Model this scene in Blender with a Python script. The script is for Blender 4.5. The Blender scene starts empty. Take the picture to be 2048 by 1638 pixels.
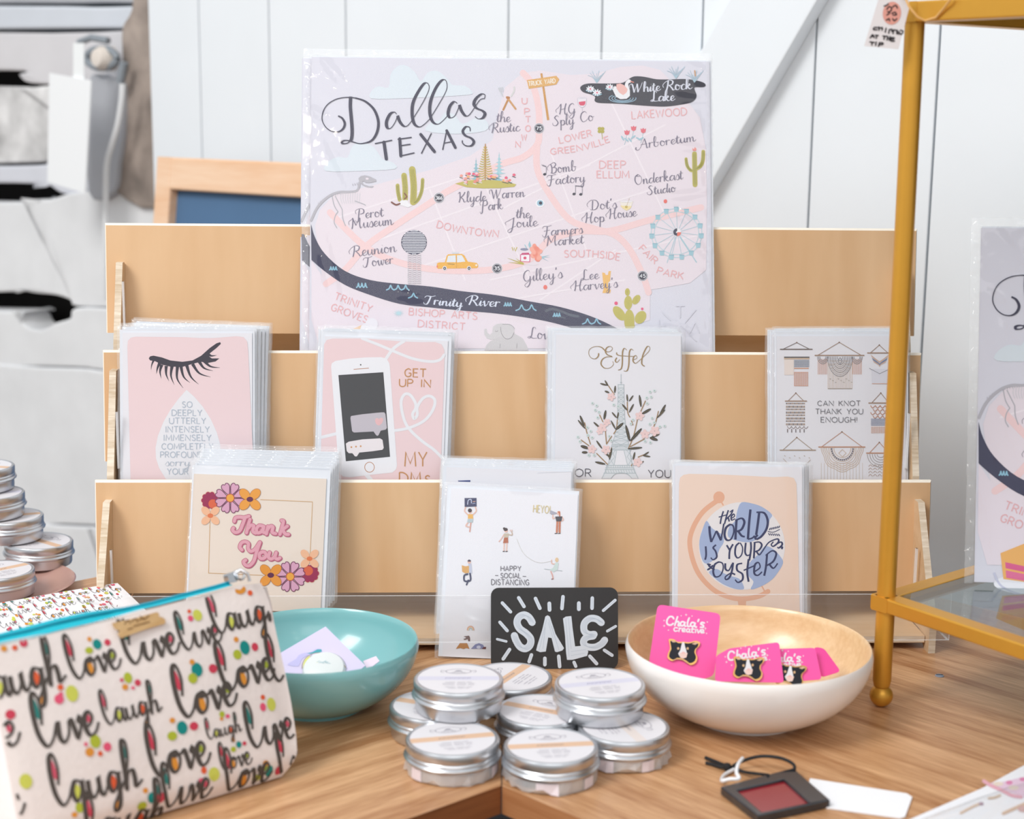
import bpy, bmesh, math, random
import numpy as np
from mathutils import Vector, Matrix
random.seed(7)
SC = bpy.context.scene
COL = SC.collection

# ------------------------------------------------------------------ camera, world, lights, exposure
F_PX, PITCH, ROLL, CAM_H = 3200.0, math.radians(10.8), math.radians(0.6), 0.43
FWD = Vector((0, math.cos(PITCH), -math.sin(PITCH)))
_rt0, _up0 = Vector((1, 0, 0)), Vector((0, math.sin(PITCH), math.cos(PITCH)))
RT = _rt0*math.cos(ROLL) + _up0*math.sin(ROLL)
UP = -_rt0*math.sin(ROLL) + _up0*math.cos(ROLL)
CAM = Vector((0, 0, CAM_H))
cam_data = bpy.data.cameras.new('camera')
cam = bpy.data.objects.new('camera', cam_data); COL.objects.link(cam)
cam.matrix_world = Matrix(((RT.x, UP.x, -FWD.x, CAM.x), (RT.y, UP.y, -FWD.y, CAM.y), (RT.z, UP.z, -FWD.z, CAM.z), (0, 0, 0, 1)))
cam_data.sensor_width = 36.0
cam_data.lens = F_PX/2048*36
cam_data.clip_start = 0.05
cam_data.dof.use_dof = True
cam_data.dof.focus_distance = 1.31
cam_data.dof.aperture_fstop = 6.5
SC.camera = cam

world = bpy.data.worlds.new('room_light'); SC.world = world
world.use_nodes = True
_bg = world.node_tree.nodes['Background']
_bg.inputs['Color'].default_value = (0.92, 0.965, 1.0, 1)
_bg.inputs['Strength'].default_value = 0.80

def area_light(name, loc, target, sx, sy, power, color=(1, 1, 1)):
    l = bpy.data.lights.new(name, 'AREA'); l.shape = 'RECTANGLE'; l.size = sx; l.size_y = sy
    l.energy = power; l.color = color
    o = bpy.data.objects.new(name, l); COL.objects.link(o)
    o.location = loc
    o.rotation_euler = (Vector(target)-Vector(loc)).to_track_quat('-Z', 'Y').to_euler()
    return o
area_light('window_light', (-1.65, -0.25, 2.35), (0.0, 1.2, 0.05), 1.0, 1.3, 63, (1.0, 0.985, 0.96))
area_light('front_fill_light', (0.3, -1.9, 2.0), (0.0, 1.3, 0.2), 2.2, 1.4, 18, (1.0, 0.985, 0.97))  # added fill from behind the camera, brightens the faces turned towards it
def bulb(loc, power):
    l = bpy.data.lights.new('ceiling_bulb', 'POINT'); l.energy = power; l.shadow_soft_size = 0.03; l.color = (1.0, 0.88, 0.72)
    o = bpy.data.objects.new('ceiling_bulb', l); COL.objects.link(o); o.location = loc
for q in ((-0.7, -0.3, 1.75), (0.1, -0.5, 1.8), (0.9, -0.2, 1.75), (-0.3, -1.3, 1.9), (1.7, -1.2, 1.9)): bulb(q, 2.4)

SC.view_settings.view_transform = 'Standard'
SC.view_settings.look = 'None'
SC.view_settings.exposure = 0.0
SC.view_settings.gamma = 1.0
SC.view_settings.use_curve_mapping = False
SC.cycles.transparent_max_bounces = 32
SC.cycles.max_bounces = 8

# ------------------------------------------------------------------ helpers
def ray(x, y):
    return FWD + RT*((x-1024)/F_PX) - UP*((y-819)/F_PX)
def on_z(x, y, z=0.0):
    d = ray(x, y); return CAM + d*((z-CAM.z)/d.z)
def at_y(x, y, Y):
    d = ray(x, y); return CAM + d*(Y/d.y)

def lin(c):
    c = c/255.0
    return c/12.92 if c <= 0.04045 else ((c+0.055)/1.055)**2.4
def rgb(h):
    h = h.lstrip('#')
    return tuple(lin(int(h[i:i+2], 16)) for i in (0, 2, 4)) + (1.0,)

def new_mat(name):
    m = bpy.data.materials.new(name); m.use_nodes = True
    nt = m.node_tree
    return m, nt, nt.nodes['Principled BSDF']

def plain(name, hexc, rough=0.5, metal=0.0, noise=0.0, scale=40.0, spec=None, bump=0.0, coat=0.0):
    m, nt, b = new_mat(name)
    b.inputs['Roughness'].default_value = rough
    b.inputs['Metallic'].default_value = metal
    if spec is not None: b.inputs['Specular IOR Level'].default_value = spec
    if coat: b.inputs['Coat Weight'].default_value = coat; b.inputs['Coat Roughness'].default_value = 0.08
    c = rgb(hexc); b.inputs['Base Color'].default_value = c
    if noise or bump:
        tc = nt.nodes.new('ShaderNodeTexCoord'); n = nt.nodes.new('ShaderNodeTexNoise')
        n.inputs['Scale'].default_value = scale; n.inputs['Detail'].default_value = 4
        nt.links.new(tc.outputs['Object'], n.inputs['Vector'])
        if noise:
            r = nt.nodes.new('ShaderNodeMapRange')
            r.inputs['To Min'].default_value = 1-noise; r.inputs['To Max'].default_value = 1+noise
            nt.links.new(n.outputs['Fac'], r.inputs['Value'])
            v = nt.nodes.new('ShaderNodeVectorMath'); v.operation = 'SCALE'
            v.inputs[0].default_value = c[:3]
            nt.links.new(r.outputs['Result'], v.inputs['Scale'])
            nt.links.new(v.outputs['Vector'], b.inputs['Base Color'])
        if bump:
            bp = nt.nodes.new('ShaderNodeBump'); bp.inputs['Strength'].default_value = bump; bp.inputs['Distance'].default_value = 0.001
            nt.links.new(n.outputs['Fac'], bp.inputs['Height']); nt.links.new(bp.outputs['Normal'], b.inputs['Normal'])
    return m

def wood(name, dark, light, axis_rot=0.0, grain=60.0, stretch=(1, 14, 14), rough=0.5, fine=0.35, figure=0.5, coat=0.0):
    """long-grain wood: the grain runs along local X turned by axis_rot about Z"""
    m, nt, b = new_mat(name)
    tc = nt.nodes.new('ShaderNodeTexCoord')
    rt = nt.nodes.new('ShaderNodeMapping'); rt.inputs['Rotation'].default_value = (0, 0, -axis_rot) if not isinstance(axis_rot, tuple) else axis_rot
    mp = nt.nodes.new('ShaderNodeMapping'); mp.inputs['Scale'].default_value = stretch
    nt.links.new(tc.outputs['Object'], rt.inputs['Vector']); nt.links.new(rt.outputs['Vector'], mp.inputs['Vector'])
    n1 = nt.nodes.new('ShaderNodeTexNoise'); n1.inputs['Scale'].default_value = grain*0.12; n1.inputs['Detail'].default_value = 3; n1.inputs['Distortion'].default_value = 0.6
    n2 = nt.nodes.new('ShaderNodeTexNoise'); n2.inputs['Scale'].default_value = grain; n2.inputs['Detail'].default_value = 5
    nt.links.new(mp.outputs['Vector'], n1.inputs['Vector']); nt.links.new(mp.outputs['Vector'], n2.inputs['Vector'])
    mx = nt.nodes.new('ShaderNodeMix'); mx.data_type = 'FLOAT'; mx.inputs['Factor'].default_value = fine
    nt.links.new(n1.outputs['Fac'], mx.inputs['A']); nt.links.new(n2.outputs['Fac'], mx.inputs['B'])
    cr = nt.nodes.new('ShaderNodeValToRGB')
    cr.color_ramp.elements[0].position = 0.5-figure*0.4; cr.color_ramp.elements[0].color = rgb(dark)
    cr.color_ramp.elements[1].position = 0.5+figure*0.4; cr.color_ramp.elements[1].color = rgb(light)
    nt.links.new(mx.outputs['Result'], cr.inputs['Fac']); nt.links.new(cr.outputs['Color'], b.inputs['Base Color'])
    b.inputs['Roughness'].default_value = rough
    if coat: b.inputs['Coat Weight'].default_value = coat; b.inputs['Coat Roughness'].default_value = 0.25
    return m

_inks = {}
def ink(h):
    if h not in _inks:
        m = plain('ink_'+h.strip('#'), h, 0.55, spec=0.25); _inks[h] = m
        b = m.node_tree.nodes['Principled BSDF']; c = b.inputs['Base Color'].default_value; b.inputs['Base Color'].default_value = (c[0]*.86, c[1]*.86, c[2]*.88, 1)
    return _inks[h]

def film(name, gloss=0.06, haze=0.0, bump=0.25, scale=60.0, tint=(1, 1, 1, 1), ior=1.45):
    m = bpy.data.materials.new(name); m.use_nodes = True
    nt = m.node_tree; nt.nodes.clear()
    out = nt.nodes.new('ShaderNodeOutputMaterial')
    tr = nt.nodes.new('ShaderNodeBsdfTransparent'); tr.inputs['Color'].default_value = tint
    gl = nt.nodes.new('ShaderNodeBsdfGlossy'); gl.inputs['Roughness'].default_value = gloss
    fr = nt.nodes.new('ShaderNodeFresnel')
    ge = nt.nodes.new('ShaderNodeNewGeometry'); mr = nt.nodes.new('ShaderNodeMapRange')
    mr.inputs['To Min'].default_value = ior; mr.inputs['To Max'].default_value = 1/ior
    nt.links.new(ge.outputs['Backfacing'], mr.inputs['Value']); nt.links.new(mr.outputs['Result'], fr.inputs['IOR'])
    mx = nt.nodes.new('ShaderNodeMixShader')
    nt.links.new(fr.outputs['Fac'], mx.inputs['Fac']); nt.links.new(tr.outputs['BSDF'], mx.inputs[1]); nt.links.new(gl.outputs['BSDF'], mx.inputs[2])
    if bump:
        tc = nt.nodes.new('ShaderNodeTexCoord'); n = nt.nodes.new('ShaderNodeTexNoise'); n.inputs['Scale'].default_value = scale; n.inputs['Detail'].default_value = 0.80
        nt.links.new(tc.outputs['Object'], n.inputs['Vector'])
        bp = nt.nodes.new('ShaderNodeBump'); bp.inputs['Strength'].default_value = bump; bp.inputs['Distance'].default_value = 0.003
        nt.links.new(n.outputs['Fac'], bp.inputs['Height'])
        nt.links.new(bp.outputs['Normal'], gl.inputs['Normal']); nt.links.new(bp.outputs['Normal'], fr.inputs['Normal'])
    last = mx
    if haze:
        df = nt.nodes.new('ShaderNodeBsdfDiffuse'); df.inputs['Color'].default_value = (0.9, 0.92, 0.95, 1)
        m2 = nt.nodes.new('ShaderNodeMixShader'); m2.inputs['Fac'].default_value = haze
        nt.links.new(mx.outputs['Shader'], m2.inputs[1]); nt.links.new(df.outputs['BSDF'], m2.inputs[2]); last = m2
    nt.links.new(last.outputs['Shader'], out.inputs['Surface'])
    return m

def mesh_obj(name, verts, faces, mats, fm=None, parent=None, smooth=False):
    me = bpy.data.meshes.new(name)
    me.from_pydata([tuple(v) for v in verts], [], [tuple(f) for f in faces])
    if not isinstance(mats, (list, tuple)): mats = [mats]
    for m in mats: me.materials.append(m)
    if fm: me.polygons.foreach_set('material_index', fm)
    if smooth: me.polygons.foreach_set('use_smooth', [True]*len(me.polygons))
    me.update()
    o = bpy.data.objects.new(name, me); COL.objects.link(o)
    if parent is not None: o.parent = parent
    return o
def tag(o, label=None, cat=None, group=None, kind=None):
    if label: o['label'] = label
    if cat: o['category'] = cat
    if group: o['group'] = group
    if kind: o['kind'] = kind
    return o
def root(name, label, cat, mat=None, group=None, kind=None):
    o = bpy.data.objects.new(name, None); COL.objects.link(o); o.empty_display_size = 0.02
    if mat is not None: o.matrix_world = mat if isinstance(mat, Matrix) else Matrix.Translation(mat)
    return tag(o, label, cat, group, kind)
def copy_tree(o, parent=None):
    c = o.copy(); COL.objects.link(c)
    if parent is not None: c.parent = parent
    for ch in list(o.children): copy_tree(ch, c)
    return c

class MB:
    """collects shapes into one mesh"""
    def __init__(s): s.v = []; s.f = []; s.m = []
    def add(s, vs, fs, mi=0):
        b = len(s.v); s.v += [tuple(v) for v in vs]
        for f in fs: s.f.append(tuple(i+b for i in f)); s.m.append(mi)
        return s
    def box(s, lo, hi, mi=0, M=None):
        x0, y0, z0 = lo; x1, y1, z1 = hi
        vs = [(x0,y0,z0),(x1,y0,z0),(x1,y1,z0),(x0,y1,z0),(x0,y0,z1),(x1,y0,z1),(x1,y1,z1),(x0,y1,z1)]
        if M is not None: vs = [M @ Vector(v) for v in vs]
        mis = mi if isinstance(mi, (list, tuple)) else [mi]*6
        for f, k in zip([(0,3,2,1),(4,5,6,7),(0,1,5,4),(1,2,6,5),(2,3,7,6),(3,0,4,7)], mis):   # bottom top front right back left
            s.add([vs[i] for i in f], [(0,1,2,3)], k)
        return s
    def rbox(s, lo, hi, r, mi=0, M=None, seg=3, axis=2):
        """box with the four edges along an axis rounded, and small end bevels"""
        x0, y0, z0 = lo; x1, y1, z1 = hi
        if axis == 2: A, B, Z = (x0, x1), (y0, y1), (z0, z1); put = lambda a, b, z: (a, b, z)
        elif axis == 1: A, B, Z = (x0, x1), (z0, z1), (y0, y1); put = lambda a, b, z: (a, z, b)
        else: A, B, Z = (y0, y1), (z0, z1), (x0, x1); put = lambda a, b, z: (z, a, b)
        loop = []
        for cx, cy, a0 in ((A[1]-r, B[1]-r, 0), (A[0]+r, B[1]-r, 90), (A[0]+r, B[0]+r, 180), (A[1]-r, B[0]+r, 270)):
            for k in range(seg+1):
                t = math.radians(a0+90*k/seg); loop.append((cx+r*math.cos(t), cy+r*math.sin(t)))
        n = len(loop)
        vs = [put(a, b, z) for z in Z for a, b in loop]
        if M is not None: vs = [M @ Vector(v) for v in vs]
        fs = [tuple(reversed(range(n))), tuple(range(n, 2*n))] + [(i, (i+1) % n, n+(i+1) % n, n+i) for i in range(n)]
        return s.add(vs, fs, mi)
    def lathe(s, prof, n=48, mi=0, M=None, close=True):
        """prof: (r, z) bottom to top; r=0 ends become fans"""
        vs = []; fs = []; ring = []
        for r, z in prof:
            if r < 1e-7: ring.append([len(vs)]); vs.append((0, 0, z))
            else:
                ring.append(list(range(len(vs), len(vs)+n)))
                vs += [(r*math.cos(2*math.pi*k/n), r*math.sin(2*math.pi*k/n), z) for k in range(n)]
        for a, b in zip(ring, ring[1:]):
            for k in range(n):
                k2 = (k+1) % n
                if len(a) == 1 and len(b) == 1: continue
                if len(a) == 1: fs.append((a[0], b[k2], b[k]))
                elif len(b) == 1: fs.append((a[k], a[k2], b[0]))
                else: fs.append((a[k], a[k2], b[k2], b[k]))
        if M is not None: vs = [M @ Vector(v) for v in vs]
        return s.add(vs, fs, mi)
    def tube(s, pts, r, n=10, mi=0, caps=True):
        pts = [Vector(p) for p in pts]; vs = []; fs = []
        rr = r if isinstance(r, (list, tuple)) else [r]*len(pts)
        up = None
        for i, p in enumerate(pts):
            t = (pts[min(i+1, len(pts)-1)]-pts[max(i-1, 0)]).normalized()
            if up is None:
                up = Vector((0, 0, 1)) if abs(t.z) < 0.9 else Vector((1, 0, 0))
            a = (up - t*up.dot(t)).normalized(); bb = t.cross(a); up = a
            for k in range(n):
                w = 2*math.pi*k/n; vs.append(p + (a*math.cos(w)+bb*math.sin(w))*rr[i])
        for i in range(len(pts)-1):
            for k in range(n):
                k2 = (k+1) % n; fs.append((i*n+k, i*n+k2, (i+1)*n+k2, (i+1)*n+k))
        if caps: fs += [tuple(reversed(range(n))), tuple(range((len(pts)-1)*n, len(pts)*n))]
        return s.add(vs, fs, mi)
    def prism(s, pts2, z0, z1, mi=0, M=None, side=None):
        """outline in XY extruded from z0 to z1"""
        n = len(pts2)
        ar = sum(pts2[i][0]*pts2[(i+1) % n][1]-pts2[(i+1) % n][0]*pts2[i][1] for i in range(n))
        if ar < 0: pts2 = pts2[::-1]
        vs = [(x, y, z) for z in (z0, z1) for x, y in pts2]
        if M is not None: vs = [M @ Vector(v) for v in vs]
        s.add(vs, [tuple(reversed(range(n))), tuple(range(n, 2*n))], mi)
        s.add(vs, [(i, (i+1) % n, n+(i+1) % n, n+i) for i in range(n)], mi if side is None else side)
        return s
    def build(s, name, mats, parent=None, smooth=False, bevel=0.0, angle=40):
        o = mesh_obj(name, s.v, s.f, mats, s.m, parent, smooth)
        if bevel or smooth:
            bm = bmesh.new(); bm.from_mesh(o.data); bmesh.ops.remove_doubles(bm, verts=bm.verts, dist=1e-6)
            if bevel:
                es = [e for e in bm.edges if len(e.link_faces) == 2 and e.calc_face_angle(0) > math.radians(35)]
                bmesh.ops.bevel(bm, geom=es, offset=bevel, segments=2, affect='EDGES', profile=0.6)
            bmesh.ops.recalc_face_normals(bm, faces=bm.faces)
            bm.to_mesh(o.data); bm.free()
            if smooth:
                o.data.polygons.foreach_set('use_smooth', [True]*len(o.data.polygons))
                o.data.set_sharp_from_angle(angle=math.radians(angle))
        return o

class Surf:
    """a flat (or gently bulged) face standing in the scene: origin O, unit axes U (right), V (up), N (towards the viewer)"""
    def __init__(s, O, U, V, bulge=None):
        s.O = Vector(O); s.U = Vector(U).normalized(); s.V = Vector(V).normalized(); s.N = s.U.cross(s.V).normalized()
        s.bulge = bulge
    @property
    def M(s):
        U, V, N, O = s.U, s.V, s.N, s.O
        return Matrix(((U.x, V.x, N.x, O.x), (U.y, V.y, N.y, O.y), (U.z, V.z, N.z, O.z), (0, 0, 0, 1)))
    def px(s, x, y):
        d = ray(x, y); t = (s.O-CAM).dot(s.N)/d.dot(s.N); q = CAM+d*t-s.O
        return (q.dot(s.U), q.dot(s.V))

def smooth_path(pts, k=5, closed=False):
    n = len(pts)
    if n < 3 and not closed: return [tuple(p) for p in pts]
    out = []
    rng = range(n if closed else n-1)
    for i in rng:
        if closed: p0, p1, p2, p3 = pts[(i-1) % n], pts[i], pts[(i+1) % n], pts[(i+2) % n]
        else: p0, p1, p2, p3 = pts[max(i-1, 0)], pts[i], pts[i+1], pts[min(i+2, n-1)]
        for j in range(k):
            t = j/k; t2 = t*t; t3 = t2*t
            out.append(tuple(0.5*((2*p1[a]) + (-p0[a]+p2[a])*t + (2*p0[a]-5*p1[a]+4*p2[a]-p3[a])*t2 + (-p0[a]+3*p1[a]-3*p2[a]+p3[a])*t3) for a in (0, 1)))
    if not closed: out.append(tuple(pts[-1]))
    return out

CAPS = {
'A':(7,"0,0 3.5,10 7,0|1.2,3.4 5.8,3.4"),'B':(5.8,"0,0 0,10|~0,10 3.8,9.6 4.8,7.5 3.6,5.5 0,5.2|~0,5.2 4.4,4.9 5.6,2.6 4.4,.3 0,0"),
'C':(7,"~6.6,8.2 4,10 1,8 .2,5 1.2,1.6 4.2,.1 6.7,1.9"),'D':(7,"0,0 0,10|~0,10 3.4,9.7 6.6,7 6.6,3 3.6,.3 0,0"),
'E':(5,"5,10 0,10 0,0 5,0|0,5.2 4.2,5.2"),'F':(5,"5,10 0,10 0,0|0,5.2 4.2,5.2"),
'G':(7,"~6.4,8.4 4,10 1,8 .2,5 1.2,1.4 4,.1 6.4,1.6 6.6,4.6|6.6,4.6 4.2,4.6"),'H':(6.6,"0,0 0,10|6.6,0 6.6,10|0,5.2 6.6,5.2"),
'I':(1,".5,0 .5,10"),'J':(4.5,"~4.2,10 4.2,3 3,.4 1.2,.3 0,2"),'K':(6,"0,0 0,10|5.6,10 0,4.4|1.8,6 6,0"),'L':(4.8,"0,10 0,0 4.8,0"),
'M':(8.4,"0,0 .8,10 4.2,2 7.6,10 8.4,0"),'N':(7,"0,0 0,10 7,0 7,10"),'O':(8.2,"~4.1,10 1,8.3 .1,5 1,1.7 4.1,0 7.2,1.7 8.1,5 7.2,8.3 4.1,10"),
'P':(5.6,"0,0 0,10|~0,10 4,9.7 5.6,7.4 4,5 0,4.6"),'Q':(8.2,"~4.1,10 1,8.3 .1,5 1,1.7 4.1,0 7.2,1.7 8.1,5 7.2,8.3 4.1,10|5,2.5 8,-1"),
'R':(6,"0,0 0,10|~0,10 4,9.7 5.4,7.5 4,5.2 0,4.8|2.8,4.9 6,0"),'S':(5.4,"~5,8.6 3,10 .8,8.8 .7,6.6 2.8,5.2 4.8,3.8 5,1.4 2.8,0 .2,1.3"),
'T':(6.4,"0,10 6.4,10|3.2,10 3.2,0"),'U':(6.6,"~0,10 0,4 .8,1 3.3,0 5.8,1 6.6,4 6.6,10"),'V':(7,"0,10 3.5,0 7,10"),
'W':(10,"0,10 2.6,0 5,8.5 7.4,0 10,10"),'X':(6.4,"0,10 6.4,0|6.4,10 0,0"),'Y':(6.4,"0,10 3.2,4.8 6.4,10|3.2,4.8 3.2,0"),'Z':(6,"0,10 6,10 0,0 6,0"),
'!':(1,".5,10 .5,3|.5,.8 .5,0"),"'":(1.4,".9,10 .5,7.4"),'-':(4,"0,5 4,5"),'.':(1,".4,.8 .5,0"),
'3':(5.4,"~.3,9 2.6,10 4.8,8.6 4.6,6.4 2.4,5.4|~2.4,5.4 5,4.4 5.2,1.8 2.8,0 .2,1"),'4':(6,"4.4,0 4.4,10 0,3 6,3"),'5':(5.4,"5,10 1,10 .6,5.6|~.6,5.6 3,6.2 5.1,4.6 5,1.6 2.6,0 .2,1"),
'6':(5.6,"~4.8,9.6 2.2,8 .4,4 .8,1.2 2.8,0 5,1.4 5.2,3.8 3.2,5.4 .8,3.8"),'7':(5.4,"0,10 5.4,10 2,0"),' ':(4.5,""),
}
SCRIPT = {
'a':(1.05,"8.5,8 5,10 1.2,6 1.5,1 4.5,.5 8,6 9,9.5|9,9.5 8.2,3 9.2,0 11,3"),'b':(.95,"0,3 4,13 5,20 3,20.5 1.5,12 1.5,2 4,0 7,3 6.5,8 4.2,9|4.2,9 9,8"),
'c':(.8,"7.5,8 5,10 1.5,6 2,1 5,0 9,3.5"),'d':(1.1,"8,8.5 5,10 1.2,6 1.5,1 4.5,.5 8,6 11,20|11,20 8.8,6 9,.5 11.5,3"),
'e':(.8,".5,3 5,5 6.8,8 5,10 2,7.5 1.5,2.5 4,0 9,3.5"),'f':(.75,"0,3 4.5,14 5.5,20 3.5,20.5 2,10 1,-6 2,-10 4,-6 3.5,1 8,3.5"),
'g':(1,"8,8.5 5,10 1.2,6 1.5,1 4.5,.5 8,6 8.8,9.5|8.8,9.5 7.5,0 6,-8 3,-10 2,-7 6,-2 10.5,3"),'h':(1.0,"0,3 4,13 5,20 3,20.5 1.5,11 .8,0|.8,0 3,7.5 6,10 7.5,7 7.2,1.5 8.5,0 10.5,3"),
'i':(.5,"0,3 2.5,9.5 1.8,2 3,0 5.5,3|3.4,14 3.8,15"),'j':(.5,"2,9.5 1,0 0,-8 -2,-9|3.4,14 3.8,15"),'k':(1.0,"0,3 4,13 5,20 3,20.5 1.5,11 .8,0|1.2,4.5 5,10 6.5,8 3,5 5.5,1 7.5,0 10.5,3"),
'l':(.5,"0,3 4,13 5,20 3,20.5 1.5,11 1.5,2 3.2,0 5.5,3"),'m':(1.45,"0,5 1.5,9.5 1,0|1,0 3,8 5,9.5 5.8,6 5.5,0|5.5,0 7.5,8 9.8,9.5 10.5,6 10.2,1.5 11.5,0 15,3"),
'n':(1.0,"0,5 1.5,9.5 1,0|1,0 3.5,8 6,9.5 6.8,6 6.5,1.5 7.8,0 10.5,3"),'o':(.9,"6,9.5 3,10 1,5 2.5,.5 6,1 7.5,6 5.5,9.8 6,7.5 10,8"),
'p':(.95,"0,4 2,10 .5,-10|1.2,4 4,9.5 7.5,8 7,2 4,0 1.5,2|5,0 9.5,3"),'r':(.72,"0,8 1.5,10 1.2,5 .8,0|1,4 3,8.5 5,10 7,9"),'s':(.7,"0,3 4,10.5 6,6 5.5,1 2.5,0 1,1.5|5,.6 8,3"),
't':(.6,"0,3 3.5,17 2,4 3,0 6.5,3|-.5,11 6.5,12.5"),'u':(1.0,"0,4 1.8,9.5 1.5,3 3,0 6,3 7.8,9.5|7.8,9.5 7.2,2.5 8.5,0 10.5,3"),
'v':(.9,"0,6 2,9.5 3,2 4,0 7,5 7.5,9.5 9.5,8.5"),'w':(1.25,"0,6 2,9.5 2.5,1 4,0 6,4 7,9 7.5,1 9,0 11,5 11,9.5 13,8.5"),'x':(.9,"0,8 2,9.5 6,0 8.5,1|7.5,9.5 .5,0"),
'y':(1.0,"0,4 1.8,9.5 1.5,3 3,0 6,3 7.8,9.5|7.8,9.5 7,0 5.5,-8 2.5,-10 2,-7 6,-2 10.5,3"),'z':(.8,"1,9 6,9.5 1,.5 8,1"),"'":(.4,"3,20 2,16"),' ':(.55,""),'.':(.4,"1,.6 1.5,0"),
'A':(1.5,"-4,4 -5,0 -1,-2 4,6 10,20|10,20 11.5,8 11.8,0 14,2|3,8 13,9"),'B':(1.3,"-3,6 -4,12 2,18 4,10 3,0|2,18 8,21 11,17 8,12 4,11|6,11.5 11.5,9 10,2 5,-.5 1,1"),
'C':(1.25,"11,16 9,20 4,17 1.5,8 4,0 9,1 12,5"),'D':(1.5,"-3,6 -4,12 2,19 10,18 13,10 9,1 2,0 0,2|5,18 4,9 3.5,0"),'E':(1.2,"11,17 8,20 5,17 8,12|8,12 2,9 2,2 7,0 12,4"),
'F':(1.2,"-2,15 1,19 7,18.5 14,20|6.5,18.5 5,8 2.5,-1 -1,-2 -3,2|0,9.5 5,10 10.5,11"),'G':(1.35,"11,17 9,20 4,17 1.5,8 4,1 9,3 11,9|11,9 9.5,-4 5,-10 2,-6 8,0 13,3"),
'H':(1.5,"-4,4 -5,9 0,14 4,20 3,8 1,0|13,21 10,10 10,0 12,0 14,3|2,9 12,11"),'J':(1.1,"-4,6 -5,11 1,15 9,20|8,19.5 6,5 3,-7 -1,-9 -2,-5 5,0 10,3"),
'K':(1.4,"0,17 3,20 3,8 1,0|12,20 8,13 3,9|4,10 8,6 10,0 14,2"),'L':(1.2,"9,17 8,20 5,19 4,12 3.5,5 1,0 -2,1 1,3 6,0 12,1"),'M':(1.8,"-4,8 -4,14 1,18 3,20 2,9 0,0|3,19 7,6|7,6 14,20 13,8 14,0 17,3"),
'O':(1.4,"7,20 2,16 1,7 5,0 11,4 12,14 7,20 5,17 10,16"),'P':(1.2,"-2,10 -3,16 3,20 10,18 10,11 4,9|4,19 2,9 0,-4 -3,-6 -4,-2"),'R':(1.35,"-4,6 -5,11 0,17 6,20 11,17 9,11 4,10|4,19 2.5,9 0,0|5,10 9,4 11,0 15,3"),
'S':(1.15,"10,17 7,20 3,16 6,11 8,5 4,0 -1,2 -1,6"),'T':(1.2,"-2,14 1,18 8,17.5 14,20|7,18 5,8 2,0 -2,0 -3,4"),'W':(1.9,"-4,10 -4,16 0,18 2,9 3,0|3,0 9,18|9,18 9.5,0|9.5,0 15,12 18,20"),
}

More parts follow.
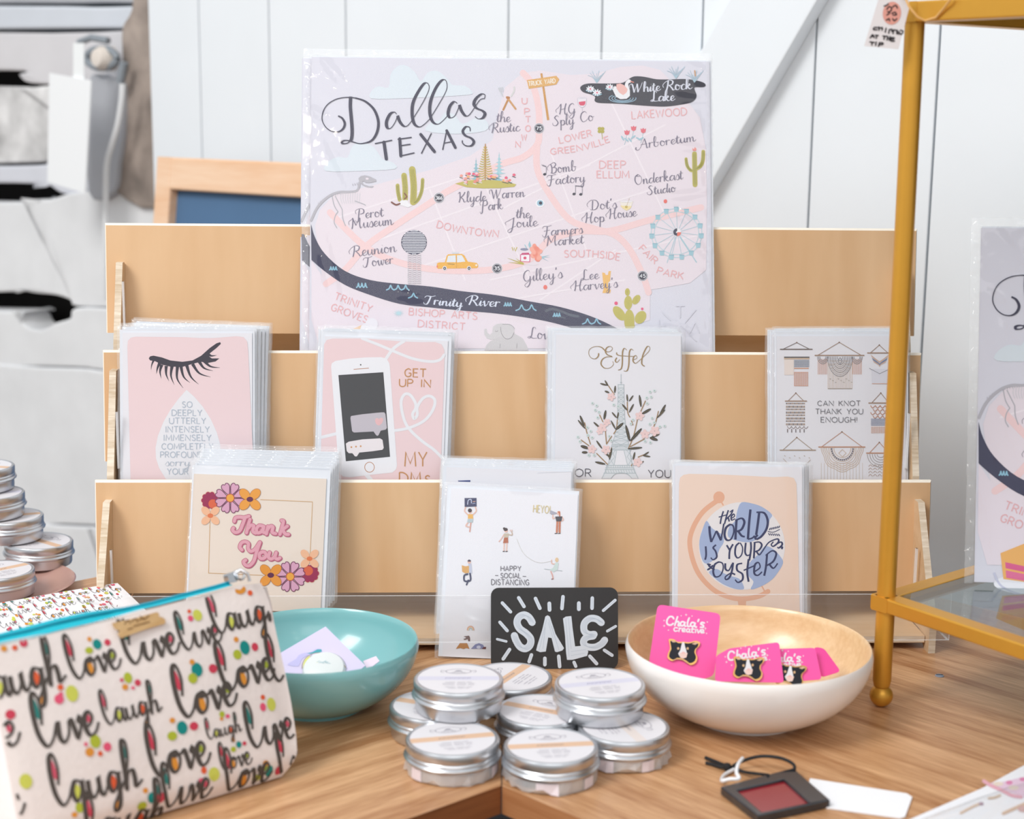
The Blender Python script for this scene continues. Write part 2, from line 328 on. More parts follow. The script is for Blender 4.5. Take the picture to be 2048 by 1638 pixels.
class Art:
    """flat print on a Surf, traced in coordinates (x0 + k*x, y0 + k*y) of the 2048 x 1638 frame, or directly in the surface's own units when px=False"""
    STEP = 0.00004
    def __init__(s, surf, x0=0, y0=0, k=1.0, px=True, base=0.0002, clip=None):
        s.s = surf; s.x0 = x0; s.y0 = y0; s.k = k; s.px = px; s.base = base
        s.v = []; s.f = []; s.m = []; s.cols = []; s.clip = clip
    def frame(s, x0, y0, k): s.x0, s.y0, s.k = x0, y0, k; return s
    def _map(s, p):
        if s.px: return s.s.px(s.x0+s.k*p[0], s.y0+s.k*p[1])
        return (s.x0+s.k*p[0], s.y0+s.k*p[1])
    def _ci(s, c):
        if c not in s.cols: s.cols.append(c)
        return s.cols.index(c)
    def _add(s, pts, faces, c, z, strip=False):
        b = len(s.v); ci = s._ci(c); s.n = getattr(s, 'n', 0)+1; jit = (s.n % 17)*1.5e-6; n_ = max(1, len(pts)-1)
        for i_, p in enumerate(pts):
            u, v = s._map(p)
            h = s.base + z*s.STEP + jit + (1.0e-5*i_/n_ if strip else 0) + (s.s.bulge(u, v) if s.s is not None and s.s.bulge else 0)
            s.v.append((u, v, h))
        for f in faces:
            if s.clip and not all(s.clip(*s.v[i+b][:2]) for i in f): continue
            s.f.append(tuple(i+b for i in f)); s.m.append(ci)
    def poly(s, pts, c, z=1, smooth=0):
        if smooth: pts = smooth_path(pts, smooth, True)
        s._add(pts, [tuple(range(len(pts)))], c, z); return s
    def fan(s, pts, c, z=1):
        cx = sum(p[0] for p in pts)/len(pts); cy = sum(p[1] for p in pts)/len(pts)
        n = len(pts); s._add([(cx, cy)]+list(pts), [(0, 1+i, 1+(i+1) % n) for i in range(n)], c, z); return s
    def ell(s, x, y, rx, ry, c, z=1, rot=0, n=24):
        ca, sa = math.cos(math.radians(rot)), math.sin(math.radians(rot))
        P = [(rx*math.cos(2*math.pi*i/n), ry*math.sin(2*math.pi*i/n)) for i in range(n)]
        return s.fan([(x+a*ca-b*sa, y+a*sa+b*ca) for a, b in P], c, z)
    def rect(s, x0, y0, x1, y1, c, z=1): return s.poly([(x0, y0), (x1, y0), (x1, y1), (x0, y1)], c, z)
    def rrect(s, x0, y0, x1, y1, r, c, z=1, jitter=None):
        P = []
        for cx, cy, a0 in ((x1-r, y1-r, 0), (x0+r, y1-r, 90), (x0+r, y0+r, 180), (x1-r, y0+r, 270)):
            for k in range(7):
                t = math.radians(a0+15*k); P.append((cx+r*math.cos(t), cy+r*math.sin(t)))
        return s.poly(P, c, z)
    def line(s, pts, w, c, z=2, sm=5, closed=False, pen=None, caps=True, taper=0):
        """ribbon; pen=(thin, thick) makes the width follow the direction like a broad nib"""
        P = smooth_path(pts, sm, closed) if sm and (len(pts) > 2 or closed) else [tuple(p) for p in pts]
        if closed: P = P+[P[0]]
        n = len(P)
        if n < 2: return s
        vs = []
        for i in range(n):
            a = P[max(i-1, 0)]; b = P[min(i+1, n-1)]
            if closed and i in (0, n-1): a = P[n-2]; b = P[1]
            dx, dy = b[0]-a[0], b[1]-a[1]; L = math.hypot(dx, dy) or 1e-9
            dx /= L; dy /= L
            ww = w
            if pen:
                e = max(0.0, dy) if s.px else max(0.0, -dy)
                if not s.px: e = max(0.0, -dy)
                ww = w*(pen[0]+(pen[1]-pen[0])*e)
            if taper:
                t = i/(n-1); ww = ww*(1-taper*abs(2*t-1)**2) if taper < 1 else ww*max(0.08, 1-t)
            if not closed and 0 < i < n-1:      # mitre
                d1 = (P[i][0]-P[i-1][0], P[i][1]-P[i-1][1]); l1 = math.hypot(*d1) or 1e-9
                cs = (d1[0]*dx+d1[1]*dy)/l1; ww = ww/max(cs, 0.6)
            hw = ww/2
            vs += [(P[i][0]-dy*hw, P[i][1]+dx*hw), (P[i][0]+dy*hw, P[i][1]-dx*hw)]
        s._add(vs, [(2*i, 2*i+1, 2*i+3, 2*i+2) for i in range(n-1)], c, z, True)
        if caps and not closed and w*s.k > 1.6 and not taper and not pen:
            s.ell(P[0][0], P[0][1], w/2, w/2, c, z, n=10); s.ell(P[-1][0], P[-1][1], w/2, w/2, c, z, n=10)
        return s
    def text(s, t, x, y, size, c, w=None, rot=0, z=6, font='caps', gap=None, slant=0.0, arc=0.0, wid=None, pen=None, sx=1.0):
        """baseline starts at (x, y); size = cap height (caps) or x-height (script) in art units; wid scales the word to a width; arc = degrees per letter"""
        up = -1 if s.px else 1
        glyphs = []; adv = 0
        if font == 'caps':
            g = 2.2 if gap is None else gap
            for ch in t:
                a, d = CAPS[ch]; glyphs.append((adv, a, d)); adv += a+g
            adv -= g; unit = size/10
        else:
            for ch in t:
                a, d = SCRIPT[ch]; a *= 10; glyphs.append((adv, a, d)); adv += a+(gap or 0)
            unit = size/10
        if wid: sx = wid/(adv*unit)
        if w is None: w = size*0.11 if font == 'caps' else size*0.14
        if pen is None and font != 'caps': pen = (0.5, 1.45)
        th = math.radians(rot); px_, py_ = x, y; last = 0
        for off, a, d in glyphs:
            dxo = (off-last)*unit*sx
            px_ += dxo*math.cos(th); py_ += dxo*math.sin(th); last = off
            for st in (d.split('|') if d else []):
                smo = font != 'caps'
                if st[0] == '~': smo = True; st = st[1:]
                P = []
                for tok in st.split():
                    gx, gy = map(float, tok.split(','))
                    lx = (gx+gy*slant)*unit*sx; ly = gy*unit*up
                    P.append((px_+lx*math.cos(th)-ly*math.sin(th), py_+lx*math.sin(th)+ly*math.cos(th)))
                s.line(P, w, c, z, sm=(4 if smo else 0), pen=pen, caps=False)
            th += math.radians(arc)
        return s
    def build(s, name, parent, label=None):
        o = mesh_obj(name, s.v, s.f, [ink(c) for c in s.cols], s.m, parent)
        if label: o['label'] = label
        return o
# ------------------------------------------------------------------ materials
M_white = plain('white_painted_plank', 'E7ECF1', 0.75, noise=0.03, scale=9, bump=0.15)
M_white2 = plain('whitewashed_log', 'E9EAEC', 0.85, noise=0.10, scale=14, bump=0.5)
M_rough = plain('weathered_whitewash', 'D2D1D1', 0.9, noise=0.9, scale=17, bump=0.6)
M_void = plain('dark_cavity', '14100F', 0.95)
M_post = plain('weathered_timber', '9D9087', 0.9, noise=1.2, scale=13, bump=0.6)
M_greyboard = plain('grey_board', 'B4B6BC', 0.85, noise=0.12, scale=9)
M_iron = plain('whitewashed_iron', '8C939A', 0.6, noise=0.2, scale=60)
M_tabL = wood('table_oak_left', '935A2A', 'E3B68A', math.radians(41), 34, (1.0, 22, 22), 0.33, 0.5, 0.48)
M_tabR = wood('table_oak_right', '935A2A', 'E3B68A', math.radians(-46), 34, (1.0, 22, 22), 0.36, 0.5, 0.48)
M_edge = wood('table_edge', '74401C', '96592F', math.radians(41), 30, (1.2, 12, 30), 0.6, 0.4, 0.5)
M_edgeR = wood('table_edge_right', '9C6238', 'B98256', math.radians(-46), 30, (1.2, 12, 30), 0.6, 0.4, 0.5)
M_birch = wood('birch_veneer', 'C69A6C', 'E6C49D', (0, math.radians(90), 0), 16, (1.0, 7, 7), 0.55, 0.12, 0.8)
M_ply = wood('plywood_edge', 'B89E7C', 'F0E6D6', (0, 0, 0), 60, (1, 1, 9), 0.75, 0.5, 0.5)
M_plyedge = plain('pale_ply_edge', 'F1E8DA', 0.7, noise=0.06, scale=120)
M_base = wood('birch_ledge', 'C19C72', 'E0C4A2', 0.0, 22, (1.5, 9, 9), 0.6, 0.3, 0.7)
M_acryl = film('acrylic_sheet', 0.03, 0.03, 0.0, ior=1.46)
M_acryledge = film('acrylic_edge', 0.2, 0.42, 0.0)
M_sleeve = film('clear_sleeve', 0.05, 0.012, 0.12, 30)
M_seam = film('sleeve_seam', 0.06, 0.14, 1.0, 160)
M_paper = plain('white_card', 'DEDEE5', 0.6)
M_env = plain('white_envelope', 'DDE1E9', 0.65)
M_gold = plain('gold_paint', 'D69E3A', 0.38, metal=0.55, noise=0.06, scale=70)
M_tin = plain('brushed_aluminium', 'CDCFD3', 0.30, metal=0.92)
M_tinlabel = plain('tin_label', 'F0EDEE', 0.4)

# ------------------------------------------------------------------ back wall: a plank door slid in front of a whitewashed log wall
WN = Vector((0.616, 0.788, 0)); WD = 1.50                     # the door's front face: WN . p = WD
WU = Vector((0.788, -0.616, 0))
def wallsurf(back=0.0):
    n = WN.copy(); o = n*(WD+back); o.z = 0
    return Surf(o, WU, (0, 0, 1))
WS = wallsurf()
wall_back = MB()
# dark backing of the whole wall
b0 = wallsurf(0.13)
def on(S, u, v, h=0): return S.O+S.U*u+S.V*v+S.N*h
wall = bpy.data.objects.new('wall_back', None); COL.objects.link(wall); tag(wall, kind='structure')
mb = MB(); Mw = b0.M
mb.box((-3.2, -0.75, -0.05), (1.6, 1.7, 0), 0, Mw)
mb.build('backing', M_void, wall)
seams = [(297, 60), (400, 150), (539, 150), (691, 60), (1016, 60), (1203, 60), (1405, 40), (1630, 120), (1872, 200), (2140, 200), (2430, 200)]
us = [WS.px(*p)[0] for p in seams]
for i in range(len(us)-1):
    mb = MB(); g = 0.0011
    mb.box((us[i]+g, -0.70, -0.022), (us[i+1]-g, 1.5, 0.0), 0, WS.M)
    o = mb.build('plank', M_white, wall, bevel=0.0012)
    o.data.materials[0] = M_white
# grey backing board closes the seams; its colour stands for the shade in them
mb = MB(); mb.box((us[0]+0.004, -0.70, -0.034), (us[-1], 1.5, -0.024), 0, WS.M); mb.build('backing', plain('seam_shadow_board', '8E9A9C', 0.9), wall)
# diagonal brace of the door
T = 0.024
BS = wallsurf(-T)
pa, pb = BS.px(1634, 0), BS.px(1424, 362)
d = Vector((pb[0]-pa[0], pb[1]-pa[1])).normalized(); nrm = Vector((-d.y, d.x))
if nrm.x > 0: nrm = -nrm
w = 0.088
A = Vector(pa)-d*0.35; B = Vector(pb)+d*0.42
mb = MB(); mb.prism([tuple(A), tuple(B), tuple(B+nrm*w), tuple(A+nrm*w)], -T, -0.0002, 0, BS.M)
mb.build('brace', M_white, wall, bevel=0.002)

# log wall at the open side: outlines traced on the wall, each board with its own thickness
def wall_piece(name, pts, back, thick, mat, bevel=0.004, sm=4):
    S = wallsurf(back)
    P = [S.px(*p) for p in pts]
    if sm: P = smooth_path(P, sm, True)
    mb = MB(); mb.prism(P, -thick, 0, 0, S.M)
    return mb.build(name, mat, wall, bevel=bevel)
LEFT = -480
wall_piece('log', [(LEFT,-60),(120,-60),(325,-60),(325,0),(200,5),(60,6),(LEFT,2)], 0.05, 0.05, M_greyboard)
wall_piece('log', [(LEFT,13),(60,12),(190,14),(275,12),(325,12),(325,55),(200,56),(LEFT,56)], 0.045, 0.05, plain('bluish_whitewash','D3D8E0',0.85,noise=0.06,scale=12,bump=0.4))
wall_piece('log', [(LEFT,66),(100,66),(325,66),(325,160),(160,168),(60,166),(35,150),(0,140),(LEFT,138)], 0.05, 0.05, plain('grey_whitewash','D9D7DA',0.88,noise=0.08,scale=12,bump=0.5))
wall_piece('log', [(LEFT,172),(0,173),(60,175),(190,174),(190,318),(100,322),(0,326),(LEFT,330)], 0.05, 0.05, M_rough)
wall_piece('log', [(LEFT,336),(20,332),(100,325),(190,322),(190,372),(130,388),(95,370),(60,372),(30,366),(LEFT,362)], 0.045, 0.05, plain('pale_whitewash','D9DBE3',0.85,noise=0.08,scale=12,bump=0.4))
wall_piece('log', [(LEFT,412),(0,405),(40,400),(100,398),(140,386),(210,380),(325,380),(325,612),(230,614),(150,612),(140,600),(110,590),(70,586),(30,580),(0,584),(LEFT,590)], 0.04, 0.06, M_white2)
wall_piece('log', [(LEFT,624),(0,622),(35,628),(48,650),(75,660),(95,655),(110,646),(140,636),(150,616),(240,618),(325,618),(325,750),(200,739),(80,732),(LEFT,726)], 0.036, 0.06, M_white2)
wall_piece('log', [(LEFT,729),(80,735),(200,742),(325,754),(325,1080),(200,1057),(120,1048),(LEFT,1036)], 0.033, 0.06, M_white2)
wall_piece('log', [(LEFT,1040),(120,1052),(200,1061),(325,1084),(325,1500),(LEFT,1500)], 0.030, 0.06, M_white2)
wall_piece('gap_fill_board', [(LEFT,-60),(325,-60),(325,120),(LEFT,120)], 0.085, 0.01, plain('grey_gap_fill','9AA2A8',0.9,noise=0.15,scale=20))  # grey board added behind the log gaps, softens their black to seam grey
wall_piece('gap_fill_board', [(LEFT,700),(325,700),(325,1100),(LEFT,1100)], 0.085, 0.01, plain('pale_gap_fill','B9C3C6',0.9,noise=0.1,scale=20))  # pale board added behind the lower gaps to keep their dark lines faint
# weathered timber post with hardware beside the door
wall_piece('timber_post', [(243,60),(262,20),(275,-60),(330,-60),(330,384),(232,384),(236,300),(246,230),(246,150)], 0.03, 0.06, M_post)
wall_piece('grey_board', [(176,166),(205,158),(240,160),(246,200),(244,280),(236,330),(226,384),(176,384)], 0.022, 0.03, M_greyboard)
S = wallsurf(0.02)
mb = MB()
def circ3(cx, cy, rx, ry, n=28, h=0.012):
    out = []
    for k in range(n+1):
        t = 2*math.pi*k/n; u, v = S.px(cx+rx*math.cos(t), cy+ry*math.sin(t)); out.append(on(S, u, v, h))
    return out
mb.tube(circ3(217, 117, 30, 19), 0.0055, 8, caps=False)
u, v = S.px(170, 85); u2, v2 = S.px(228, 82); mb.tube([on(S, u, v, .01), on(S, (u+u2)/2, v+.006, .014), on(S, u2, v2, .01)], 0.005)
u, v = S.px(262, 125); u2, v2 = S.px(254, 165); mb.tube([on(S, u, v, .012), on(S, u2, v2, .012)], 0.006)
mb.build('iron_hinge', M_iron, wall, smooth=True)
mb = MB()
u, v = S.px(223, 117); mb.lathe([(0, 0.03), (0.012, 0.028), (0.017, 0.02), (0.018, 0)], 20, 0, S.M @ Matrix.Translation((u, v, 0)))
mb.build('bolt_head', plain('pale_bolt', 'E4DAD0', 0.7), wall, smooth=True)

# white cable hanging down beside the post
S = wallsurf(-0.005)
mb = MB(); pts = [(250,168),(248,200),(240,250),(228,290),(218,330),(216,400),(216,470),(215,600)]
pts3 = []
for p in smooth_path(pts, 4):
    u, v = S.px(*p); pts3.append(on(S, u, v, 0.004))
mb.tube(pts3, 0.0045, 8)
o = mb.build('cable', plain('white_cable', 'E6E8EA', 0.5), None, smooth=True)
tag(o, 'thin white cable running down the wall beside the grey timber post', 'cable')
# white card hung on a strip
S = wallsurf(-0.06)
card = root('hanging_tag', 'blank white tag hung by a white strip on the weathered wall', 'tag', S.M)
P = [S.px(*p) for p in ((100,146),(183,161),(171,386),(96,364))]
mb = MB(); mb.prism(P, -0.0012, 0.0012); mb.build('card', plain('bright_card', 'F4F6F8', 0.6), card)
P = [S.px(*p) for p in ((145,86),(166,86),(166,162),(145,162))]
mb = MB(); mb.prism(P, -0.0024, -0.0012); mb.build('strip', plain('white_strip', 'F2F5F6', 0.6), card)

# ------------------------------------------------------------------ floor and the L-shaped table
fl = MB(); fl.box((-5, -6, -0.80), (5, 3.2, -0.75)); f = fl.build('floor', wood('floor_boards', '6E5A48', '8E765E', 0.6, 30, (1, 10, 10), 0.6), None); tag(f, kind='structure')
NT = Vector((-0.0042, 0.9638))
dl = Vector((-0.752, -0.659)); dr = Vector((0.718, -0.696))     # front edges away from the inner corner
nl = Vector((-0.659, 0.752)); nr = Vector((0.696, 0.718))       # towards the back edges
WL = 0.565
back = Vector((NT.x, NT.y+0.79))
TH = 0.019
def table(name, label, d, n, mat, medge, sgn):
    r = root(name, label, 'table', Vector((0, 0, -0.75)))
    e = Vector((sgn*0.0004, 0))
    P = [NT+e, NT+d*1.1+e, NT+d*1.1+n*WL+e, back+e]
    # back corner: intersection handled by the mitre line straight back from the inner corner
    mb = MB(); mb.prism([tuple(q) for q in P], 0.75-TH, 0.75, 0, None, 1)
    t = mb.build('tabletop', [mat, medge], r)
    for (k, m) in ((0.14, 0.06), (1.02, 0.06), (1.02, WL-0.06), (0.14+0.0, WL-0.1)):
        q = NT+d*(k+ (0.06 if m < 0.1 else -0.1)) + n*m
        mb = MB(); mb.rbox((q.x-0.018, q.y-0.018, 0), (q.x+0.018, q.y+0.018, 0.75-TH), 0.005); mb.build('leg', plain('table_leg', '4A4A4C', 0.5), r)
    return r
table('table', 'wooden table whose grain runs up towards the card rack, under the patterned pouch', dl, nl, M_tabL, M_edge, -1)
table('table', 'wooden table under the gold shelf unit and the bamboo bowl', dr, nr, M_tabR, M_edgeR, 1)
# things on the floor seen through the notch
p = on_z(1012, 1630, -0.30)
r = root('storage_bin', 'dark grey fabric bin under the inner corner of the tables', 'bin', Vector((p.x-0.02, p.y+0.12, -0.75)))
mb = MB(); mb.rbox((-0.15, -0.13, 0.0), (0.13, 0.13, 0.45), 0.02); mb.build('body', plain('grey_fabric', '4A4B50', 0.9, noise=0.1, scale=200), r)
mb = MB(); mb.tube([(-0.06, -0.135, 0.35), (-0.03, -0.15, 0.36), (0.03, -0.15, 0.36), (0.06, -0.135, 0.35)], 0.006); mb.build('handle', plain('grey_webbing', '3A3B40', 0.9), r, smooth=True)
r = root('box', 'white cardboard box on the floor beside the dark grey bin', 'box', Vector((p.x+0.24, p.y+0.07, -0.75)))
mb = MB(); mb.box((-0.12, -0.12, 0), (0.16, 0.14, 0.40)); mb.build('body', plain('white_board', 'E8E8EA', 0.7), r)
mb = MB(); mb.box((-0.125, -0.125, 0.36), (0.165, 0.145, 0.405)); mb.build('lid', plain('white_lid', 'EEEEF0', 0.7), r)

# ------------------------------------------------------------------ A-frame chalkboard on the floor behind the table
CS0 = wallsurf(-0.11)
tilt = math.radians(7)
vv = (Vector((0, 0, 1))*math.cos(tilt) + WN*math.sin(tilt))
q = CS0.px(313, 313); O = on(CS0, *q)
CS = Surf(O, WU, vv)
Mfr = wood('orange_pine', 'E4B186', 'F4D6BA', 0.0, 24, (1, 9, 9), 0.55, 0.3, 0.6)
r = root('chalkboard_sign', 'wood framed standing chalkboard with an empty dark slate behind the card rack', 'chalkboard', CS.M)
H0 = -1.12; W0 = 0.46; BW = 0.033
top = CS.px(345, 345)[1]*0.5
BW = 0.030
mb = MB(); mb.rbox((0, H0, -0.02), (BW, 0, 0.0), 0.003, axis=1); mb.build('frame_side', Mfr, r)
mb = MB(); mb.rbox((W0-BW, H0, -0.02), (W0, 0, 0.0), 0.003, axis=1); mb.build('frame_side', Mfr, r)
mb = MB(); mb.rbox((BW, -0.042, -0.02), (W0-BW, 0, 0.0), 0.003, axis=0); mb.build('frame_rail', Mfr, r)
mb = MB(); mb.rbox((BW, H0+0.12, -0.02), (W0-BW, H0+0.16, 0.0), 0.003, axis=0); mb.build('frame_rail', Mfr, r)
mb = MB(); mb.box((BW-0.002, H0+0.14, -0.018), (W0-BW+0.002, -0.03, -0.014)); mb.build('slate', plain('chalk_slate', '4F7196', 0.75, noise=0.08, scale=10), r)
mb = MB(); mb.tube([(0.05, -0.06, -0.03), (0.05, H0+0.02, -0.12)], 0.012); mb.tube([(W0-0.05, -0.06, -0.03), (W0-0.05, H0+0.02, -0.12)], 0.012); mb.build('rear_leg', Mfr, r, smooth=True)

# ------------------------------------------------------------------ the tiered card rack
YAW = math.radians(2.6)
RU = Vector((math.cos(YAW), math.sin(YAW), 0)); RV = Vector((-math.sin(YAW), math.cos(YAW), 0)); RZ = Vector((0, 0, 1))
RO = Vector((0.0055, 1.2740, 0))                   # under the middle of the front board's top edge
def rk(a, d, h): return RO+RU*a+RV*d+RZ*h
MR = Matrix(((RU.x, RV.x, 0, RO.x), (RU.y, RV.y, 0, RO.y), (0, 0, 1, 0), (0, 0, 0, 1)))
rack = root('card_rack', 'three tier plywood greeting card rack with clear front lip on the table', 'card rack', MR)
TIERS = [(0.0, 0.1278, 0.0360, 0.3425), (0.044, 0.2274, 0.136, 0.3415), (0.088, 0.3285, 0.2372, 0.345)]   # depth and height of the top edge, height of the bottom edge, half width
LEAN = math.radians(6)
BT = 0.004
for (d0, ht, hb, hw) in TIERS:
    dz = ht-hb; db = d0-dz*math.tan(LEAN)
    vs = []
    mb = MB()
    c = [(-hw, db, hb), (hw, db, hb), (hw, d0, ht), (-hw, d0, ht)]
    ch = 0.0016
    tl_ = math.tan(LEAN)
    F = [(-hw+ch*.6, db, hb), (hw-ch*.6, db, hb), (hw-ch*.6, d0-ch*tl_, ht-ch), (-hw+ch*.6, d0-ch*tl_, ht-ch)]
    G_ = [(-hw, db+.0012, hb), (hw, db+.0012, hb), (hw, d0+.0012, ht), (-hw, d0+.0012, ht)]
    K = [(x, y+BT, z) for x, y, z in c]
    mb.add(F, [(0,1,2,3)], 0); mb.add(K, [(3,2,1,0)], 0)
    for p_, q_ in ((3, 2), (0, 3), (2, 1), (1, 0)):
        mb.add([F[p_], F[q_], G_[q_], G_[p_]], [(0,1,2,3)], 1); mb.add([G_[p_], G_[q_], K[q_], K[p_]], [(0,1,2,3)], 1)
    mb.build('back_board', [M_birch, M_plyedge], rack)
LEDGE = [(-0.053, 0.108, 0.0118), (0.004, 0.047, 0.112), (0.048, 0.115, 0.214)]     # front depth, back depth, level
for (da, db, h) in LEDGE:
    mb = MB(); mb.box((-0.328, da, h-0.006), (0.328, db, h), [0, 0, 1, 1, 1, 1]); mb.build('ledge', [M_base, M_ply], rack, bevel=0.0005)
mb = MB(); mb.box((-0.328, 0.112, 0.10), (0.328, 0.118, 0.244)); mb.build('rear_rail', M_base, rack)
# side cheeks: saw-tooth outline in (depth, height)
prof = [(-0.062, 0.0), (-0.062, 0.026), (-0.012, 0.1125), (-0.005, 0.1125), (0.0060, 0.1125), (0.0068, 0.130), (0.0315, 0.2125), (0.0385, 0.2125), (0.0495, 0.2125), (0.0510, 0.231), (0.0735, 0.297), (0.0795, 0.297),
        (0.095, 0.290), (0.120, 0.225), (0.125, 0.03), (0.125, 0.0), (0.095, 0.0), (0.085, 0.012), (-0.036, 0.012), (-0.050, 0.0)]
for a in (-0.3312, 0.3312):
    Mx = Matrix(((0, 0, 1, a), (1, 0, 0, 0), (0, 1, 0, 0), (0, 0, 0, 1)))
    mb = MB(); mb.prism(prof, -0.0028, 0.0028, 0, Mx, 1); mb.build('side_cheek', [M_base, M_ply], rack)
# clear acrylic lip along the front
mb = MB(); mb.box((-0.345, -0.0765, 0.0160), (0.340, -0.0745, 0.0540), [1, 1, 0, 1, 0, 1]); mb.build('acrylic_lip', [M_acryl, M_acryledge], rack)
for a in (-0.345, 0.338):
    mb = MB(); mb.box((a, -0.0745, 0.0160), (a+0.002, -0.040, 0.0280), [1, 1, 0, 0, 1, 0]); mb.build('acrylic_wing', [M_acryl, M_acryledge], rack)
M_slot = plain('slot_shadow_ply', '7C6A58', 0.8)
for a in (-0.3255, 0.3245):
    for d, h0, h1 in ((-0.030, 0.030, 0.078), (0.012, 0.135, 0.182), (0.056, 0.236, 0.283)):
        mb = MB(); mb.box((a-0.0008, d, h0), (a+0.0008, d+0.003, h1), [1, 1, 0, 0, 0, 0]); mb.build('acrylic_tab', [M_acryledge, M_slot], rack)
# ------------------------------------------------------------------ sleeved cards and prints
def lean_surf(px_anchor, d, h, lean, rot=0.0, tilt_yaw=0.0):
    """a face standing on a rack ledge at depth d and level h, leaning back by `lean` degrees, turned in its own plane by rot degrees"""
    L = math.radians(lean)
    U = RU*math.cos(math.radians(tilt_yaw)) + RV*math.sin(math.radians(tilt_yaw)); Vd = RZ.cross(U)
    V = Vd*math.sin(L) + RZ*math.cos(L)
    O = rk(0, d, h)
    s = Surf(O, U, V)
    u, v = s.px(*px_anchor)
    O = O + U*u
    c, sn = math.cos(math.radians(rot)), math.sin(math.radians(rot))
    return Surf(O, U*c+V*sn, V*c-U*sn)
def sheet(name, u0, v0, u1, v1, z, thick, mat, parent, r=0.0):
    mb = MB()
    if r: mb.rbox((u0, v0, z-thick), (u1, v1, z), r, seg=3)
    else: mb.box((u0, v0, z-thick), (u1, v1, z))
    return mb.build(name, mat, parent)
def sleeve_mesh(name, u0, v0, u1, v1, z, parent, crinkle=0.0008, seed=0, n=(14, 18), seam=0.0028, zb=-0.0026, ridges=()):
    """clear bag: a slightly rippled front film, a back film and welded crinkled edges"""
    R = random.Random(seed); nu, nv = n
    us_ = [u0, u0+seam*0.5, u0+seam] + [u0+seam+(u1-u0-2*seam)*i/(nu-1) for i in range(1, nu-1)] + [u1-seam, u1-seam*0.5, u1]
    vs_ = [v0] + [v0+(v1-v0-seam)*i/(nv-1) for i in range(1, nv-1)] + [v1-seam, v1-seam*0.5, v1]
    V = []; Fc = []; mi = []
    for j, v in enumerate(vs_):
        for i, u in enumerate(us_):
            edge = i in (0, len(us_)-1) or j in (0, len(vs_)-1)
            e2 = i in (1, len(us_)-2) or j == len(vs_)-2
            amp = crinkle*(1.0 if e2 else 0.07 if not edge else 0.2)
            hz = (z if not edge else (z+zb)/2) + R.uniform(-amp, amp)
            for (p, q, hh, ww) in ridges:
                du, dv = q[0]-p[0], q[1]-p[1]; L2 = du*du+dv*dv; t = max(0, min(1, ((u-p[0])*du+(v-p[1])*dv)/L2))
                dd = math.hypot(u-p[0]-du*t, v-p[1]-dv*t); hz += hh*math.exp(-(dd/ww)**2)*(math.sin(math.pi*min(1, max(0, t))*.9+.15))
            V.append((u+(R.uniform(-.0004, .0004) if edge or e2 else 0), v+(R.uniform(-.0004, .0004) if edge or e2 else 0), hz if edge else max(hz, z-0.0002)))
    W = len(us_)
    for j in range(len(vs_)-1):
        for i in range(W-1):
            Fc.append((j*W+i, j*W+i+1, (j+1)*W+i+1, (j+1)*W+i))
            mi.append(1 if (i in (0, 1, W-2, W-3) or j >= len(vs_)-3) else 0)
    b = len(V); V += [(u0, v0, zb), (u1, v0, zb), (u1, v1, zb), (u0, v1, zb)]; Fc.append((b+3, b+2, b+1, b)); mi.append(0)
    return mesh_obj(name, V, Fc, [M_sleeve, M_seam], mi, parent, smooth=True)

def place_behind(base, du, dv, dz, dr, name, label, group, S, cat='greeting card'):
    """another sleeved card of the stack: copies of card, envelope and sleeve behind the front one"""
    c = base.copy(); COL.objects.link(c); c.name = name
    c['label'] = label; c['category'] = cat
    if group: c['group'] = group
    c.matrix_world = S.M @ Matrix.Translation((du, dv, dz)) @ Matrix.Rotation(math.radians(dr), 4, 'Z')
    for ch in base.children:
        if ch.name.startswith('printed_design'): continue
        k = ch.copy(); COL.objects.link(k); k.parent = c
    return c

def make_card(name, label, S, tl, tr, height, env=(0.003, 0.004, 0.004), slv=(0.002, 0.006, 0.005), seed=1, group=None, paper=None, v0=None, card_r=0.0):
    """S: the face; tl / tr: top corners of the card front in the frame; env / slv: overhang left, right, top of envelope and sleeve"""
    u0, v1 = S.px(*tl); u1, _ = S.px(*tr)
    if v0 is None: v0 = v1-height
    r = root(name, label, 'greeting card', S.M, group)
    sheet('card', u0, v0, u1, v1, 0.0, 0.0007, paper or M_paper, r, card_r)
    sheet('envelope', u0-env[0], v0, u1+env[1], v1+env[2], -0.0009, 0.0008, M_env, r)
    sleeve_mesh('sleeve', u0-env[0]-slv[0], v0-0.0015, u1+env[1]+slv[1], v1+env[2]+slv[2], 0.0014, r, seed=seed)
    return r, (u0, v0, u1, v1)

def ordinal(i): return ['directly', 'second', 'third', 'fourth', 'fifth', 'sixth', 'seventh', 'eighth'][i]
def stack(base, S, offs, what, group, sp=0.0024):
    for i, (du, dv, dr) in enumerate(offs):
        lab = ('white edged sleeved card %s behind %s' % (ordinal(i), what)) if i == 0 else ('white edged sleeved card, %s one behind %s' % (ordinal(i), what))
        place_behind(base, du, dv, -sp*(i+1)-0.0008, dr, 'greeting_card', lab, group, S)

